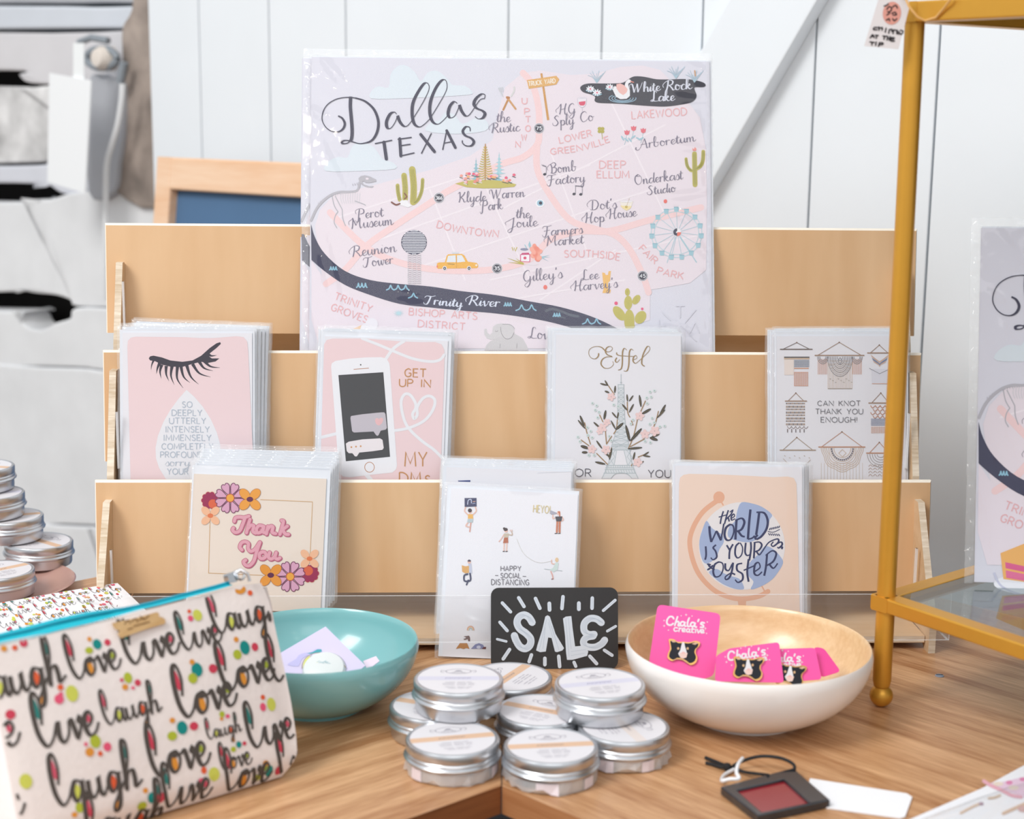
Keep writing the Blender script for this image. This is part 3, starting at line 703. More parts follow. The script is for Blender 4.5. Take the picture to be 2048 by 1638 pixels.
# ---- eyelash card (middle tier)
S = lean_surf((246, 957), 0.0095, 0.1125, 9.0, 0.0)
c, bb = make_card('greeting_card', 'pink card with a closed eyelash and a teardrop of silver words', S, (245, 665), (504, 666), 0.1375, (0.0025, 0.002, 0.0025), (0.002, 0.003, 0.003), 3, 'cards behind the eyelash card')
a = Art(S, 180, 420, 440/1287)
a.poly([(219,800),(222,765),(240,746),(270,741),(560,744),(640,749),(720,749),(860,738),(900,744),(920,770),(926,830),(952,1400),(958,1605),(238,1605)], 'F0D8DA', 1)
LK = '3A3642'
a.poly([(344,868),(352,856),(372,852),(420,862),(470,880),(540,888),(600,880),(650,853),(700,808),(740,780),(762,773),(766,783),(742,806),(702,838),(690,850),(712,868),(757,868),(735,886),(690,895),(650,888),(600,900),(540,918),(470,916),(420,904),(380,884),(352,880)], LK, 2)
for L in ([(372,880),(362,905),(357,936)], [(408,895),(395,925),(389,958)], [(420,905),(410,945),(417,985)], [(446,912),(446,960),(462,1000)], [(480,915),(474,970),(493,1022)],
          [(512,915),(510,985),(545,1041)], [(532,912),(548,975),(585,1010)], [(566,908),(590,975),(635,1019)], [(600,900),(640,955),(705,977)], [(640,888),(668,925),(719,941)], [(665,880),(705,915),(760,922)], [(690,842),(710,853),(740,850)]):
    a.line(L, 20 if L[0][0] > 400 else 13, LK, 3, taper=1)
a.poly([(565,1052),(520,1102),(470,1170),(430,1240),(398,1320),(384,1390),(386,1450),(405,1510),(445,1575),(540,1605),(640,1605),(705,1575),(750,1500),(766,1430),(762,1370),(742,1300),(705,1220),(660,1150),(610,1092)], 'ECEDF1', 2)
SV = 'B9C4D0'
for t, x, y, w in (('SO',540,1155,58),('DEEPLY',480,1203,175),('UTTERLY',465,1250,212),('INTENSELY',443,1300,256),('IMMENSELY',432,1349,277),('COMPLETELY',420,1400,300),('PROFOUNDLY',413,1448,305),('YOUR',453,1546,122)):
    a.text(t, x, y, 34, SV, 5, wid=w)
a.text('sorry', 440, 1497, 24, SV, 4, font='script', wid=148)
a.build('printed_design', c)
eye_card, eye_S = c, S
stack(c, S, [(0.0014,0.0022,0), (0.003,0.0018,-0.6), (0.0052,0.0026,-0.9), (0.0072,0.0030,-1.2), (0.0052,0.0058,-1.6), (0.0058,0.0072,-1.9)], 'the pink eyelash card', 'cards behind the eyelash card', 0.0026)

# ---- phone card (middle tier)
S = lean_surf((640, 957), 0.0125, 0.1125, 11.0, -2.0)
c, bb = make_card('greeting_card', 'pink card with a white phone, chat bubbles and a looped heart', S, (650, 672), (896, 679), 0.1375, (0.003, 0.003, 0.004), (0.0015, 0.003, 0.003), 5, 'cards behind the phone card')
a = Art(S, 600, 640, 400/1927)
a.poly([(232,235),(258,192),(310,179),(600,177),(1000,208),(1180,214),(1300,211),(1365,235),(1390,290),(1392,380),(1352,1590),(195,1590),(205,1150)], 'F2D8DA', 1)
WL_ = 'EFF1F5'
a.line([(600,178),(760,240),(890,295),(1080,370),(1250,400),(1345,385),(1390,335)], 27, WL_, 2)
a.line([(1000,205),(900,275),(830,372)], 30, WL_, 2)
a.line([(210,1130),(350,1095)], 30, WL_, 2)
a.line([(630,1480),(700,1560)], 40, WL_, 2)
a.line([(905,1066),(1050,1040),(1195,972),(1278,870),(1300,775),(1250,733),(1185,755),(1130,840),(1130,915),(1100,950),(1085,905),(1115,850),(1108,790),(1060,722),(1010,716),(975,780),(985,890),(1020,1000),(1080,1080),(1180,1170),(1290,1250),(1375,1335)], 28, WL_, 3)
a.poly([(300,450),(306,418),(340,395),(480,372),(640,360),(780,358),(835,372),(862,420),(868,470),(935,1405),(925,1440),(890,1470),(700,1490),(480,1516),(415,1508),(385,1480),(372,1420)], 'F3F4F8', 4)
a.poly([(370,531),(803,503),(868,1318),(442,1361)], '47474A', 5)
a.poly([(486,945),(492,925),(600,908),(780,890),(812,890),(823,905),(838,1040),(825,1056),(778,1066),(755,1112),(742,1116),(730,1105),(709,1074),(520,1084),(502,1070)], 'C9C3CB', 6)
a.poly([(442,1190),(470,1172),(600,1150),(770,1140),(795,1155),(807,1232),(795,1250),(700,1264),(572,1277),(548,1314),(530,1314),(505,1283),(470,1283),(450,1262)], 'F3ECEE', 6)
a.poly([(722,965),(733,945),(750,945),(760,958),(772,943),(795,942),(803,965),(790,995),(765,1017),(745,1012),(730,995)], 'EDBFC1', 7)
for x, y in ((495,1225),(540,1220),(585,1216)): a.ell(x, y, 9, 9, 'D9A06E', 7, n=10)
a.line([(517,475),(590,470),(664,464)], 6, 'C08A68', 5); a.ell(585,432,7,7,'4A4548',5,n=10)
a.line([(670+46*math.cos(t*math.pi/10), 1418+48*math.sin(t*math.pi/10)) for t in range(20)], 6, 'C58A60', 5, closed=True, sm=2)
CP = 'CB945E'
a.text('GET', 1008, 546, 78, CP, 10, wid=205, rot=1.5); a.text('UP IN', 957, 640, 72, CP, 10, wid=300, rot=1.5)
a.text('MY', 1010, 1410, 138, CP, 12, wid=212); a.text('DM', 958, 1580, 112, CP, 12, wid=205); a.text('S', 1205, 1580, 82, CP, 11, wid=48)
a.build('printed_design', c)
stack(c, S, [(-0.0018,0.0016,0.4), (0.0028,0.003,0.2)], 'the pink phone card', 'cards behind the phone card')

# ---- Eiffel card (middle tier)
S = lean_surf((1112, 957), 0.0125, 0.1125, 11.0, -0.4)
c, bb = make_card('greeting_card', 'white card with an iron lattice tower among pink blossom branches', S, (1112, 669), (1362, 671), 0.1375, (0.003, 0.001, 0.003), (0.002, 0.003, 0.002), 8, 'cards behind the tower card')
a = Art(S, 1080, 640, 340/1638)
GD = 'A3885C'
kw = dict(pen=(0.6, 1.5))
for L in ([(565,320),(560,350),(530,374),(490,362),(470,325),(480,280),(530,256),(590,262),(640,305),(682,298),(697,270),(675,254),(642,268),(630,305),(650,335),(692,352),(640,356),(600,380),(588,425),(620,462),(670,462),(706,430),(700,398)],
          [(740,362),(725,390),(740,408),(768,380)], [(835,290),(812,272),(795,310),(792,420),(780,470),(752,482)], [(898,292),(878,280),(860,315),(855,430),(838,488),(806,490)], [(735,325),(770,343),(900,350)],
          [(895,385),(932,368),(925,342),(902,356),(896,395),(920,417),(955,392)], [(955,392),(1045,305),(1056,262),(1030,258),(990,340),(980,420),(1008,446)]):
    a.line(L, 8, GD, 3, **kw)
a.ell(738,318,6,6,GD,3,n=8)
TW = 'BAC6CA'
a.poly([(752,622),(806,622),(810,800),(816,950),(836,1100),(856,1215),(890,1400),(905,1420),(945,1526),(885,1526),(845,1486),(780,1470),(720,1486),(682,1526),(594,1526),(640,1420),(655,1400),(690,1215),(724,1100),(744,950),(750,800)], 'E3E8EC', 1)
a.poly([(738,1258),(808,1258),(842,1396),(715,1396)], 'F0F0F4', 2)
for L in ([(780,520),(780,622)], [(752,622),(750,800),(744,950),(724,1100),(690,1215),(655,1400),(594,1526)], [(806,622),(810,800),(816,950),(836,1100),(856,1215),(890,1400),(945,1526)], [(682,1526),(720,1486),(780,1470),(845,1486),(885,1526)], [(738,1258),(715,1396)], [(808,1258),(842,1396)]):
    a.line(L, 5, TW, 3)
for y, x0_, x1_ in ((600,770,790),(622,748,810),(655,752,807),(1198,692,852),(1214,690,856),(1252,688,860),(1400,632,905),(1424,628,908),(1440,625,912),(1476,612,925)): a.line([(x0_,y),(x1_,y)], 6, TW, 3)
ys = list(range(660, 1200, 42)) + [1252, 1325, 1398]
def lx(y): 
    for (y0_, x0_), (y1_, x1_) in zip([(600,752),(800,750),(950,744),(1100,724),(1215,690),(1400,655)], [(800,750),(950,744),(1100,724),(1215,690),(1400,655),(1530,594)]):
        if y <= y1_: return x0_+(x1_-x0_)*(y-y0_)/(y1_-y0_)
for y0_, y1_ in zip(ys, ys[1:]):
    A0, A1 = lx(y0_), lx(y1_); B0, B1 = 1560-A0, 1560-A1
    if y0_ >= 1250:
        for (p, q, r_, t_) in ((A0, A0+45, A1, A1+55), (B0-45, B0, B1-55, B1)): a.line([(p,y0_),(t_,y1_)], 4, TW, 3); a.line([(q,y0_),(r_,y1_)], 4, TW, 3)
    else:
        a.line([(A0,y0_),(B1,y1_)], 4, TW, 3); a.line([(B0,y0_),(A1,y1_)], 4, TW, 3); a.line([(A1,y1_),(B1,y1_)], 4, TW, 3)
for i in range(12): a.line([(640+22*i,1402),(640+22*i,1422)], 4, TW, 3); a.line([(628+25*i,1442),(640+25*i,1474)], 4, TW, 3); a.line([(694+14*i,1200),(694+14*i,1250)], 3, TW, 3)
BR = 'A5845A'
for L in ([(660,635),(690,680),(715,715)], [(430,990),(450,1080),(485,1195)], [(395,1155),(470,1210)], [(545,1285),(650,1390)], [(575,915),(605,980)], [(630,1070),(640,1195)], [(745,960),(735,1050),(710,1095)], [(840,790),(845,890),(865,935)], [(1015,780),(970,880)], [(940,950),(900,1120),(850,1240)], [(880,970),(895,1010)],
          [(870,1220),(1005,1145)], [(1140,880),(1115,980),(1090,1035)], [(640,1195),(690,1120)], [(660,1320),(690,1230)], [(945,1320),(1020,1290)], [(885,1390),(880,1405)]):
    a.line(L, 9, BR, 4)
LF = '44403A'
for x, y, l, w, r in ((612,620,36,8,15),(640,608,32,8,60),(722,668,36,9,95),(645,692,24,9,20),(840,750,36,8,85),(878,755,36,8,-55),(815,840,40,9,50),(880,850,48,9,-62),(965,780,60,11,82),(1025,880,52,13,-30),(625,915,48,12,-80),(545,1010,40,9,42),(715,915,36,8,50),(750,920,34,8,-80),(705,1010,48,8,62),(765,1025,52,14,-42),
                     (405,970,56,11,68),(400,1005,56,9,50),(845,1090,82,14,76),(925,1105,84,15,-48),(1180,870,64,12,-62),(1165,905,60,8,-45),(430,1225,42,15,18),(430,1275,28,12,0),(570,1200,48,9,55),(680,1290,60,10,-78),(650,1300,30,9,40),(580,1378,52,11,12),(915,1235,72,11,-5),(905,1310,40,9,-78),(1020,1290,36,8,-35),(1030,1312,34,8,8),(1110,1115,44,10,-20),(1095,1145,42,15,18),(985,1370,18,7,-40)):
    a.ell(x, y, l, w, LF, 5, r, 12); a.line([(x-l*.7*math.cos(math.radians(r)), y-l*.7*math.sin(math.radians(r))), (x+l*.7*math.cos(math.radians(r)), y+l*.7*math.sin(math.radians(r)))], 3, '8E7C55', 6)
for x, y, s_ in ((685,740,36),(600,1040,40),(645,985,32),(500,1245,38),(635,1250,40),(960,925,40),(1010,1100,40),(1105,1070,44),(940,1370,40),(575,1075,28)):
    for k in range(5): a.ell(x+s_*.62*math.cos(k*1.257+x), y+s_*.62*math.sin(k*1.257+x), s_*.55, s_*.42, 'F3D5D2', 7, k*72+math.degrees(x), 12)
for x, y in ((505,802),(545,825),(532,868),(568,886),(555,940),(710,817),(752,832),(1060,692),(1102,682),(1028,750),(1070,742),(1032,803),(895,962),(875,1000),(365,1128),(385,1170),(462,1110),(502,1132),(488,1072),(455,1035),(668,1120),(686,1162),(470,1302),(522,1302),(1058,1003),(1080,945),(1100,988),(1155,1028),(1200,1022),(1012,1168),(1062,1180)):
    a.ell(x, y, 15, 15, 'DDE9E6', 6, n=12); a.ell(x, y, 7, 7, 'A9BDBB', 7, n=8)
a.text('FOR', 270, 1507, 74, '55525C', 7, wid=222, rot=0.5); a.text('YOU', 1042, 1516, 72, '55525C', 7, wid=215, rot=0.5)
a.build('printed_design', c)
stack(c, S, [(-0.0022,0.0012,0.3), (-0.003,0.0028,0.2)], 'the white tower card', 'cards behind the tower card')

# ---- knotted wall hanging card (middle tier)
S = lean_surf((1552, 957), 0.0115, 0.1125, 10.0, 0.3)
c, bb = make_card('greeting_card', 'white card drawn with knotted wall hangings, behind the gold post', S, (1553, 672), (1812, 672), 0.1375, (0.0015, 0.002, 0.003), (0.002, 0.002, 0.002), 11, 'cards behind the wall hanging card')
a = Art(S, 1400, 640, 500/2048)
CO, GR, NV, TN = 'DDA587', '8C8C92', '6F7C92', 'D9BFA6'
def hang(x, y, x0_, x1_, yb, cl='A98D78'):
    a.line([(x0_+25,yb-3),(x,y),(x1_-25,yb-3)], 5, cl, 2, sm=0); a.line([(x0_,yb),(x1_,yb)], 9, cl, 3, sm=0); a.ell(x,y,6,6,'8A6E5E',3,n=8)
hang(792,185,658,918,240,'7C6E68')
a.rect(688,300,896,312,'6E6A68',2); a.rect(688,312,896,322,TN,2); a.rect(690,325,768,450,'F0E4DC',1)
for i in range(8):
    a.rect(770,328+7.5*i,894,332+7.5*i,NV,2)
for i in range(14): a.line([(772+9*i,326),(772+9*i,388)], 2, 'E8E8EC', 3); a.line([(772+8.5*i,428),(772+8.5*i,540)], 4, CO, 2, sm=0)
a.rect(770,392,890,400,CO,2); a.line([(770,428),(886,428)], 4, CO, 2, sm=0); a.line([(770,540),(886,540)], 3, CO, 2, sm=0)
hang(1140,183,942,1342,290)
for i in range(9): a.line([(966+9*i,318),(966+9*i,446)], 3, CO, 2, sm=0); a.line([(1250+9*i,318),(1250+9*i,446)], 3, CO, 2, sm=0)
for i in range(18): a.line([(1048+11.6*i,330),(1048+11.6*i,560)], 3, TN, 1, sm=0)
for k in range(9):
    rr = 20+10*k; a.line([(1146+rr*1.02*math.cos(t), 300+(rr*1.62)*math.sin(t)) for t in [math.pi*j/12 for j in range(13)]], 4, 'B9B7BB' if k % 2 else GR, 3, sm=0)
for cx in (1005, 1285):
    for rr in (24, 34, 44): a.line([(cx+rr*math.cos(t), 300+rr*1.35*math.sin(t)) for t in [math.pi*j/8 for j in range(9)]], 4, GR, 3, sm=0)
a.line([(1146,305),(1130,335),(1146,365),(1162,335),(1146,305)], 4, GR, 4, sm=0)
for i in range(9): a.line([(1060+22*i,480+14*(i % 3)),(1072+22*i,484+14*(i % 3))], 3, 'A0988E', 3, sm=0)
a.line([(1046,562),(1246,562)], 5, 'A99A8A', 3, sm=0)
hang(1468,205,1372,1560,270)
for i in range(7): a.line([(1398+4*i,285+10*i),(1440+4*i,320+8*i),(1470,340+7*i),(1500-4*i,320+8*i),(1545-4*i,285+10*i)], 5 if 2 < i < 5 else 3, [TN,CO,'D9C9C0','7C8FAE','7C8FAE',CO,TN][i], 3, sm=0)
a.rect(1406,400,1560,520,'E2E2EA',1); a.line([(1386,395),(1470,440),(1560,398)], 4, GR, 3, sm=0); a.line([(1408,522),(1560,522)], 4, CO, 3, sm=0)
hang(784,598,698,872,664)
for j in range(8): 
    for i in range(14): a.rect(704+11.3*i,678+24*j,711+11.3*i,(694 if j % 2 else 690)+24*j,'A88E76' if (i+j) % 3 else '6E6260',2)
for i in range(5): a.line([(714+34*i,870),(730+34*i,890),(748+34*i,872)], 4, '8C7C74', 3); a.line([(716+34*i,895),(716+34*i,918)], 7, '7E7272', 3, sm=0)
hang(1480,598,1382,1570,680)
for j in range(4):
    for i in range(4): a.line([(1396+40*i+(20 if j % 2 else 0),700+28*j),(1412+40*i+(20 if j % 2 else 0),720+28*j),(1436+40*i+(20 if j % 2 else 0),700+28*j)], 6, 'C59278', 3)
for j in range(5): a.line([(1402,812+12*j),(1545,812+12*j)], 7, '9AA0B4', 2, sm=0)
for i in range(16): a.line([(1404+9*i,872),(1404+9*i,928)], 4, 'DDB39C', 2, sm=0)
a.text('CAN KNOT', 962, 702, 40, '77777C', 5, wid=350); a.text('THANK YOU', 945, 770, 42, '77777C', 5, wid=388); a.text('ENOUGH!', 990, 838, 42, '77777C', 5, wid=296)
hang(792,962,655,945,1066,'B09A84')
for i in range(6): a.line([(690+40*i,1110+16*(i % 2)),(700+40*i,1116+16*(i % 2))], 5, 'C9B6A6', 2, sm=0)
a.line([(680,1135),(740,1190),(800,1200)], 4, 'C9B6A6', 2); a.line([(905,1145),(860,1190)], 4, 'C9B6A6', 2)
hang(1162,916,972,1350,1040,'C99678')
for k in range(8):
    rr = 70+14*k
    a.line([(1165+rr*1.0*math.cos(t)+(6*math.cos(9*t) if k > 3 else 0), 1045+rr*1.15*math.sin(t)+(6*math.sin(9*t) if k > 3 else 0)) for t in [math.pi*j/30 for j in range(31)]], 4, TN, 2, sm=0)
for j in range(17):
    t = math.pi*(j+.5)/17; a.rect(1165+88*math.cos(t)-5, 1048+98*math.sin(t)-6, 1165+88*math.cos(t)+5, 1048+98*math.sin(t)+6, '6E7084', 3)
a.line([(1165,1060),(1135,1090),(1165,1120),(1195,1090),(1165,1060)], 4, TN, 3, sm=0)
for i in range(14): a.line([(992+26*i,1170),(992+26*i,1330)], 3, 'E3D5C8', 1, sm=0)
hang(1468,1002,1364,1570,1090,'C99678')
for k in range(5): a.line([(1480+(30+20*k)*math.cos(t), 1100+(26+20*k)*math.sin(t)) for t in [math.pi*j/12 for j in range(13)]], 4, 'A9A29E', 2, sm=0)
for j in range(4):
    for i in range(4): a.line([(1380+38*i,1200+26*j),(1395+38*i,1186+26*j),(1412+38*i,1202+26*j)], 4, 'C0A898', 2)
a.build('printed_design', c)
stack(c, S, [(-0.003,0.0016,0.2), (-0.0045,0.0024,0.1), (0.0018,0.0036,0)], 'the knotted wall hanging card', 'cards behind the wall hanging card')

# ---- thank-you card (lower tier)
S = lean_surf((386, 1190), -0.0505, 0.0125, 14.0, -2.2)
c, bb = make_card('greeting_card', 'beige card with pink lettering and orange and pink flowers', S, (388, 947.5), (653, 957), 0.1065, (0.0015, 0.003, 0.007), (0.0015, 0.0022, 0.004), 14, 'cards behind the flowered thank you card', plain('beige_card', 'DDD0C5', 0.6))
a = Art(S, 360, 870, 340/1591)
fl_ = 'D8AE78'
a.line([(750,604),(1240,625)], 5, fl_, 1, sm=0); a.line([(1240,625),(1218,1110)], 5, fl_, 1, sm=0); a.line([(281,800),(267,1292),(780,1313)], 5, fl_, 1, sm=0)
def heart_petals(cx, cy, R):
    for k in range(8):
        t0 = k*math.pi/4+0.39; e = (math.cos(t0), math.sin(t0)); nn = (-e[1], e[0])
        P = [(cx+e[0]*R*r_+nn[0]*R*w_, cy+e[1]*R*r_+nn[1]*R*w_) for r_, w_ in ((.22,0),(.5,.17),(.78,.27),(.95,.22),(1.0,.1),(.93,0),(1.0,-.1),(.95,-.22),(.78,-.27),(.5,-.17))]
        a.fan(smooth_path(P, 3, True), 'DBA6C1', 3); a.line(P, 7, '75305A', 4, closed=True, sm=3)
    a.ell(cx, cy, R*.29, R*.29, 'C2543F', 5); a.ell(cx, cy, R*.24, R*.24, 'EDAA3E', 6)
def four(cx, cy, R, cp, cc, rot=0, ol=None):
    for k in range(4):
        t = math.radians(45+90*k+rot); 
        if ol: a.ell(cx+R*.58*math.cos(t), cy+R*.58*math.sin(t), R*.50, R*.36, ol, 6, math.degrees(t), 18)
        a.ell(cx+R*.58*math.cos(t), cy+R*.58*math.sin(t), R*.47, R*.33, cp, 7, math.degrees(t), 18)
    a.ell(cx, cy, R*.26, R*.2, cc, 8)
def burg(cx, cy, R, ox, oy):
    for k in range(10): a.ell(cx+R*.72*math.cos(k*.628), cy+R*.72*math.sin(k*.628), R*.3, R*.3, 'E89A7A', 1, n=12)
    for k in range(10): a.ell(cx+R*.70*math.cos(k*.628), cy+R*.70*math.sin(k*.628), R*.28, R*.28, '9C2150', 2, n=12)
    a.ell(cx, cy, R*.75, R*.75, '9C2150', 2); a.ell(cx+ox, cy+oy, R*.5, R*.5, 'DD633E', 3)
burg(282, 612, 84, 26, 32); heart_petals(470, 590, 142); four(655, 602, 120, 'EDA23E', '662249', 0, 'B8703A'); four(285, 755, 104, 'F2BC96', 'E37B4A')
burg(1215, 1295, 88, -14, -24); heart_petals(1032, 1325, 142); four(850, 1312, 120, 'E89A36', '5C1A45', 0, 'B8703A'); four(1213, 1157, 104, 'F2BC96', 'E37B4A')
LT = [[(508,808),(520,775),(560,768),(600,772),(645,758)], [(610,772),(585,840),(560,895),(520,912),(492,890),(500,870)], [(655,790),(640,840),(622,915)], [(632,880),(665,845),(690,852),(682,900),(708,918)],
      [(775,852),(740,848),(716,880),(725,915),(760,905),(785,860)], [(785,856),(778,905),(808,918)], [(822,855),(808,925)], [(812,895),(845,855),(870,862),(862,910),(895,922)], [(950,800),(968,808),(955,860),(935,930)], [(1005,852),(960,885),(948,890)], [(960,885),(985,925),(1015,930)],
      [(580,1075),(560,1050),(575,1010),(610,998),(640,1015),(638,1060),(660,1088),(700,1070),(745,1005)], [(748,1003),(715,1100),(690,1180),(650,1222),(610,1215),(596,1185),(615,1170)],
      [(775,1092),(745,1110),(748,1150),(780,1155),(805,1130),(795,1098),(772,1095)], [(838,1098),(828,1140),(848,1160),(880,1145),(900,1100)], [(900,1100),(890,1145),(912,1162),(935,1150)]]
for L in LT: a.line([(x+6, y+6) for x, y in L], 40, 'B65876', 2)
for L in LT: a.line(L, 40, 'C46C84', 3)
for L in LT: a.line(L, 29, 'E4A6B5', 4)
a.build('printed_design', c)
stack(c, S, [(0.0022,0.0022,0.3), (0.004,0.0042,0.4), (0.0055,0.0062,0.5), (0.0070,0.0080,0.5), (0.0052,0.0100,0.7), (0.0066,0.0120,0.7), (0.0060,0.0140,0.8)], 'the beige flowered thank you card', 'cards behind the flowered thank you card', 0.0025)

# ---- social distancing card (lower tier, slipped down in front of the ledge)
S = lean_surf((890, 1315), -0.0705, 0.0012, 20.5, -3.0)
c, bb = make_card('greeting_card', 'white card with small figures standing apart, behind the chalk sign', S, (902, 976), (1156, 987), 0.1335, (0.003, 0.001, 0.003), (0.003, 0.0028, 0.002), 17, 'cards behind the small figures card')
a = Art(S, 860, 900, 400/1489)
tx = '6F6B74'
a.text('HAPPY', 527, 900, 36, tx, 5, wid=150); a.text('SOCIAL', 526, 953, 36, tx, 5, wid=148); a.text('DISTANCING', 457, 1003, 40, tx, 5, wid=280, rot=0.5)
a.line([(485,934),(508,935)], 5, tx, 2, sm=0); a.line([(690,940),(715,941)], 5, tx, 2, sm=0)
a.text('HEYO!', 768, 463, 54, 'DCCB98', 6, wid=125, rot=4)
SK, HR = 'E9BFB0', '3C2A30'
a.poly([(257,358),(346,357),(347,421),(258,424)], '34375E', 2); a.line([(280,405),(285,375),(305,368),(308,395)], 6, 'C9D2E8', 3); a.line([(318,385),(338,383)], 5, 'D9A58C', 3, sm=0); a.line([(315,400),(338,396)], 5, '9AA6C8', 3, sm=0)
a.line([(266,425),(258,455),(285,485)], 9, SK, 2); a.line([(336,422),(344,455),(315,485)], 9, SK, 2); a.ell(299,458,13,15,SK,2); a.ell(297,450,15,15,HR,3); a.poly([(283,478),(318,478),(322,512),(282,514)], 'EDB75E', 3); a.poly([(282,512),(322,512),(318,540),(276,540)], 'B9C8CC', 3)
a.line([(285,538),(268,565),(300,575)], 10, SK, 2); a.line([(305,538),(300,575),(296,608)], 9, 'D9A090', 2)
a.poly([(892,450),(905,452),(945,468),(945,475),(905,482),(895,474)], 'A9A9B8', 3); a.ell(958,470,13,16,SK,2); a.poly([(950,458),(968,456),(972,520),(960,520),(962,480)], 'C9714C', 3); a.poly([(932,496),(985,494),(978,532),(940,532)], '3C3A44', 4); a.line([(930,505),(915,510),(915,485)], 8, SK, 3); a.line([(985,500),(992,520),(975,530)], 8, SK, 3)
a.line([(948,530),(944,610)], 15, 'C97A58', 3, sm=0); a.line([(966,530),(964,610)], 15, 'C97A58', 3, sm=0); a.line([(930,622),(948,620)], 6, HR, 3, sm=0); a.line([(956,622),(970,620)], 6, HR, 3, sm=0)
a.ell(566,600,14,15,SK,2); a.ell(563,592,16,12,HR,3); a.ell(552,584,9,8,HR,3); a.poly([(550,622),(586,620),(582,655),(552,656)], 'C9BCA8', 3); a.poly([(552,652),(580,652),(583,692),(543,694)], 'B96848', 3); a.line([(550,630),(532,660),(514,682)], 8, SK, 2); a.line([(585,630),(612,632),(606,602)], 8, 'C9B3A0', 2); a.rect(594,594,616,606,'E0C9C4',3)
a.line([(552,694),(550,752)], 10, 'EBC9BC', 2, sm=0); a.line([(572,694),(570,752)], 10, 'EBC9BC', 2, sm=0); a.line([(543,756),(556,754)], 6, '3A3440', 3, sm=0); a.line([(564,756),(576,754)], 6, '3A3440', 3, sm=0)
a.line([(645,660),(690,760),(760,820),(830,840),(905,825)], 3, 'D5D2CC', 1)
a.ell(292,832,13,15,SK,2); a.poly([(278,825),(290,815),(306,822),(302,832),(284,832)], '433048', 3); a.poly([(284,848),(308,846),(314,918),(290,920)], 'C5CBDD', 2); a.poly([(236,858),(262,866),(290,862),(290,915),(262,918),(240,906)], 'DDA85E', 3)
a.line([(298,920),(300,970),(258,975),(255,935),(280,925)], 13, '343A5E', 3); a.line([(285,970),(272,1003)], 12, '343A5E', 3, sm=0)
a.ell(944,818,13,17,'E8C79C',2); a.line([(905,820),(908,845),(940,850)], 8, SK, 2); a.poly([(935,838),(958,842),(950,890),(920,910),(890,890),(915,878)], 'CFE0DA', 3); a.line([(850,886),(985,900)], 4, 'B9C2C4', 2, sm=0); a.line([(900,905),(912,935),(916,960)], 10, 'E3AFA4', 3); a.line([(905,962),(918,958)], 6, '8C4A48', 3, sm=0)
for rr, cl in ((25,'DDA080'),(18,'E8C79C'),(11,'A9C2C8')): a.line([(302+rr*math.cos(t),1340+rr*1.15*math.sin(t)) for t in [math.pi+math.pi*j/8 for j in range(9)]], 7, cl, 2, sm=0)
a.poly([(250,1388),(290,1382),(298,1395),(298,1424),(285,1424),(282,1408),(258,1414),(248,1408),(272,1398)], '5A2E30', 2); a.poly([(192,1481),(222,1438),(276,1438),(294,1481),(270,1474),(250,1482),(225,1474)], 'C08850', 2)
a.poly([(305,1480),(335,1448),(365,1438),(395,1450),(410,1480)], '8C90B8', 2); a.ell(362,1468,16,12,'D5D8EA',3); a.poly([(385,1480),(400,1466),(418,1466),(414,1482)], '6A3036', 3)
a.build('printed_design', c)
S2 = lean_surf((884, 1300), -0.0435, 0.0125, 14.5, -2.2)
c2, bb2 = make_card('greeting_card', 'taller white card with a navy mark, behind the small figures card', S2, (893, 934), (1143, 945), 0.139, (0.003, 0.001, 0.002), (0.002, 0.002, 0.002), 18, 'taller cards behind the small figures card')
a = Art(S2, 860, 900, 400/1489); a.poly([(208,228),(300,224),(300,237),(210,234)], '45518A', 1); a.line([(800,170),(1060,160)], 3, 'E6E8EE', 1, sm=0); a.build('printed_design', c2)
stack(c2, S2, [(0.0008,0.0014,0.2), (0.002,0.003,0.3), (0.0030,0.0046,0.4), (0.0012,0.0058,0.6)], 'the taller card with a navy mark', 'taller cards behind the small figures card')

# ---- globe card (lower tier)
S = lean_surf((1350, 1240), -0.0465, 0.0125, 15.0, -0.6)
c, bb = make_card('greeting_card', 'peach card with a blue globe covered in hand lettering', S, (1350, 931), (1604, 937), 0.1375, (0.002, 0.0015, 0.0022), (0.0025, 0.003, 0.002), 21, 'cards behind the globe card')
a = Art(S, 1320, 900, 580/2048)
a.poly([(134,240),(142,195),(165,176),(205,168),(400,172),(600,181),(800,192),(900,187),(945,198),(964,240),(976,700),(988,1200),(124,1200)], 'F5DCCA', 1)
SD = 'ECB595'
a.line([(412,352),(300,440),(225,570),(212,690),(265,860),(375,985),(500,1042),(600,1050),(700,1032),(762,998)], 34, SD, 2); a.ell(416,334,40,42,SD,2); a.line([(420,345),(445,388)], 10, SD, 2, sm=0); a.poly([(545,1040),(610,1040),(605,1110),(555,1110)], SD, 2); a.line([(740,1000),(718,960)], 10, SD, 2, sm=0)
a.ell(578,678,304,310,'EFECEC',3,n=48)
BL = 'A9BADC'
a.poly([(575,370),(650,378),(720,402),(790,455),(775,490),(760,540),(720,600),(640,650),(540,640),(480,610),(490,540),(530,500),(545,430)], BL, 4, 3)
a.poly([(328,500),(360,545),(400,575),(440,600),(450,650),(420,700),(395,760),(340,800),(305,790),(282,720),(278,640),(300,560)], BL, 4, 3)
a.poly([(345,860),(400,840),(450,870),(500,890),(560,910),(590,960),(585,985),(520,978),(440,945),(380,900)], BL, 4, 3)
a.poly([(640,985),(660,930),(620,880),(630,800),(690,740),(740,680),(800,700),(855,760),(868,800),(835,860),(790,915),(720,960)], BL, 4, 3)
NVY = '2F3560'
def st(L, w=13, **k): a.line(L, w, NVY, 6, pen=(0.8, 1.2), **k)
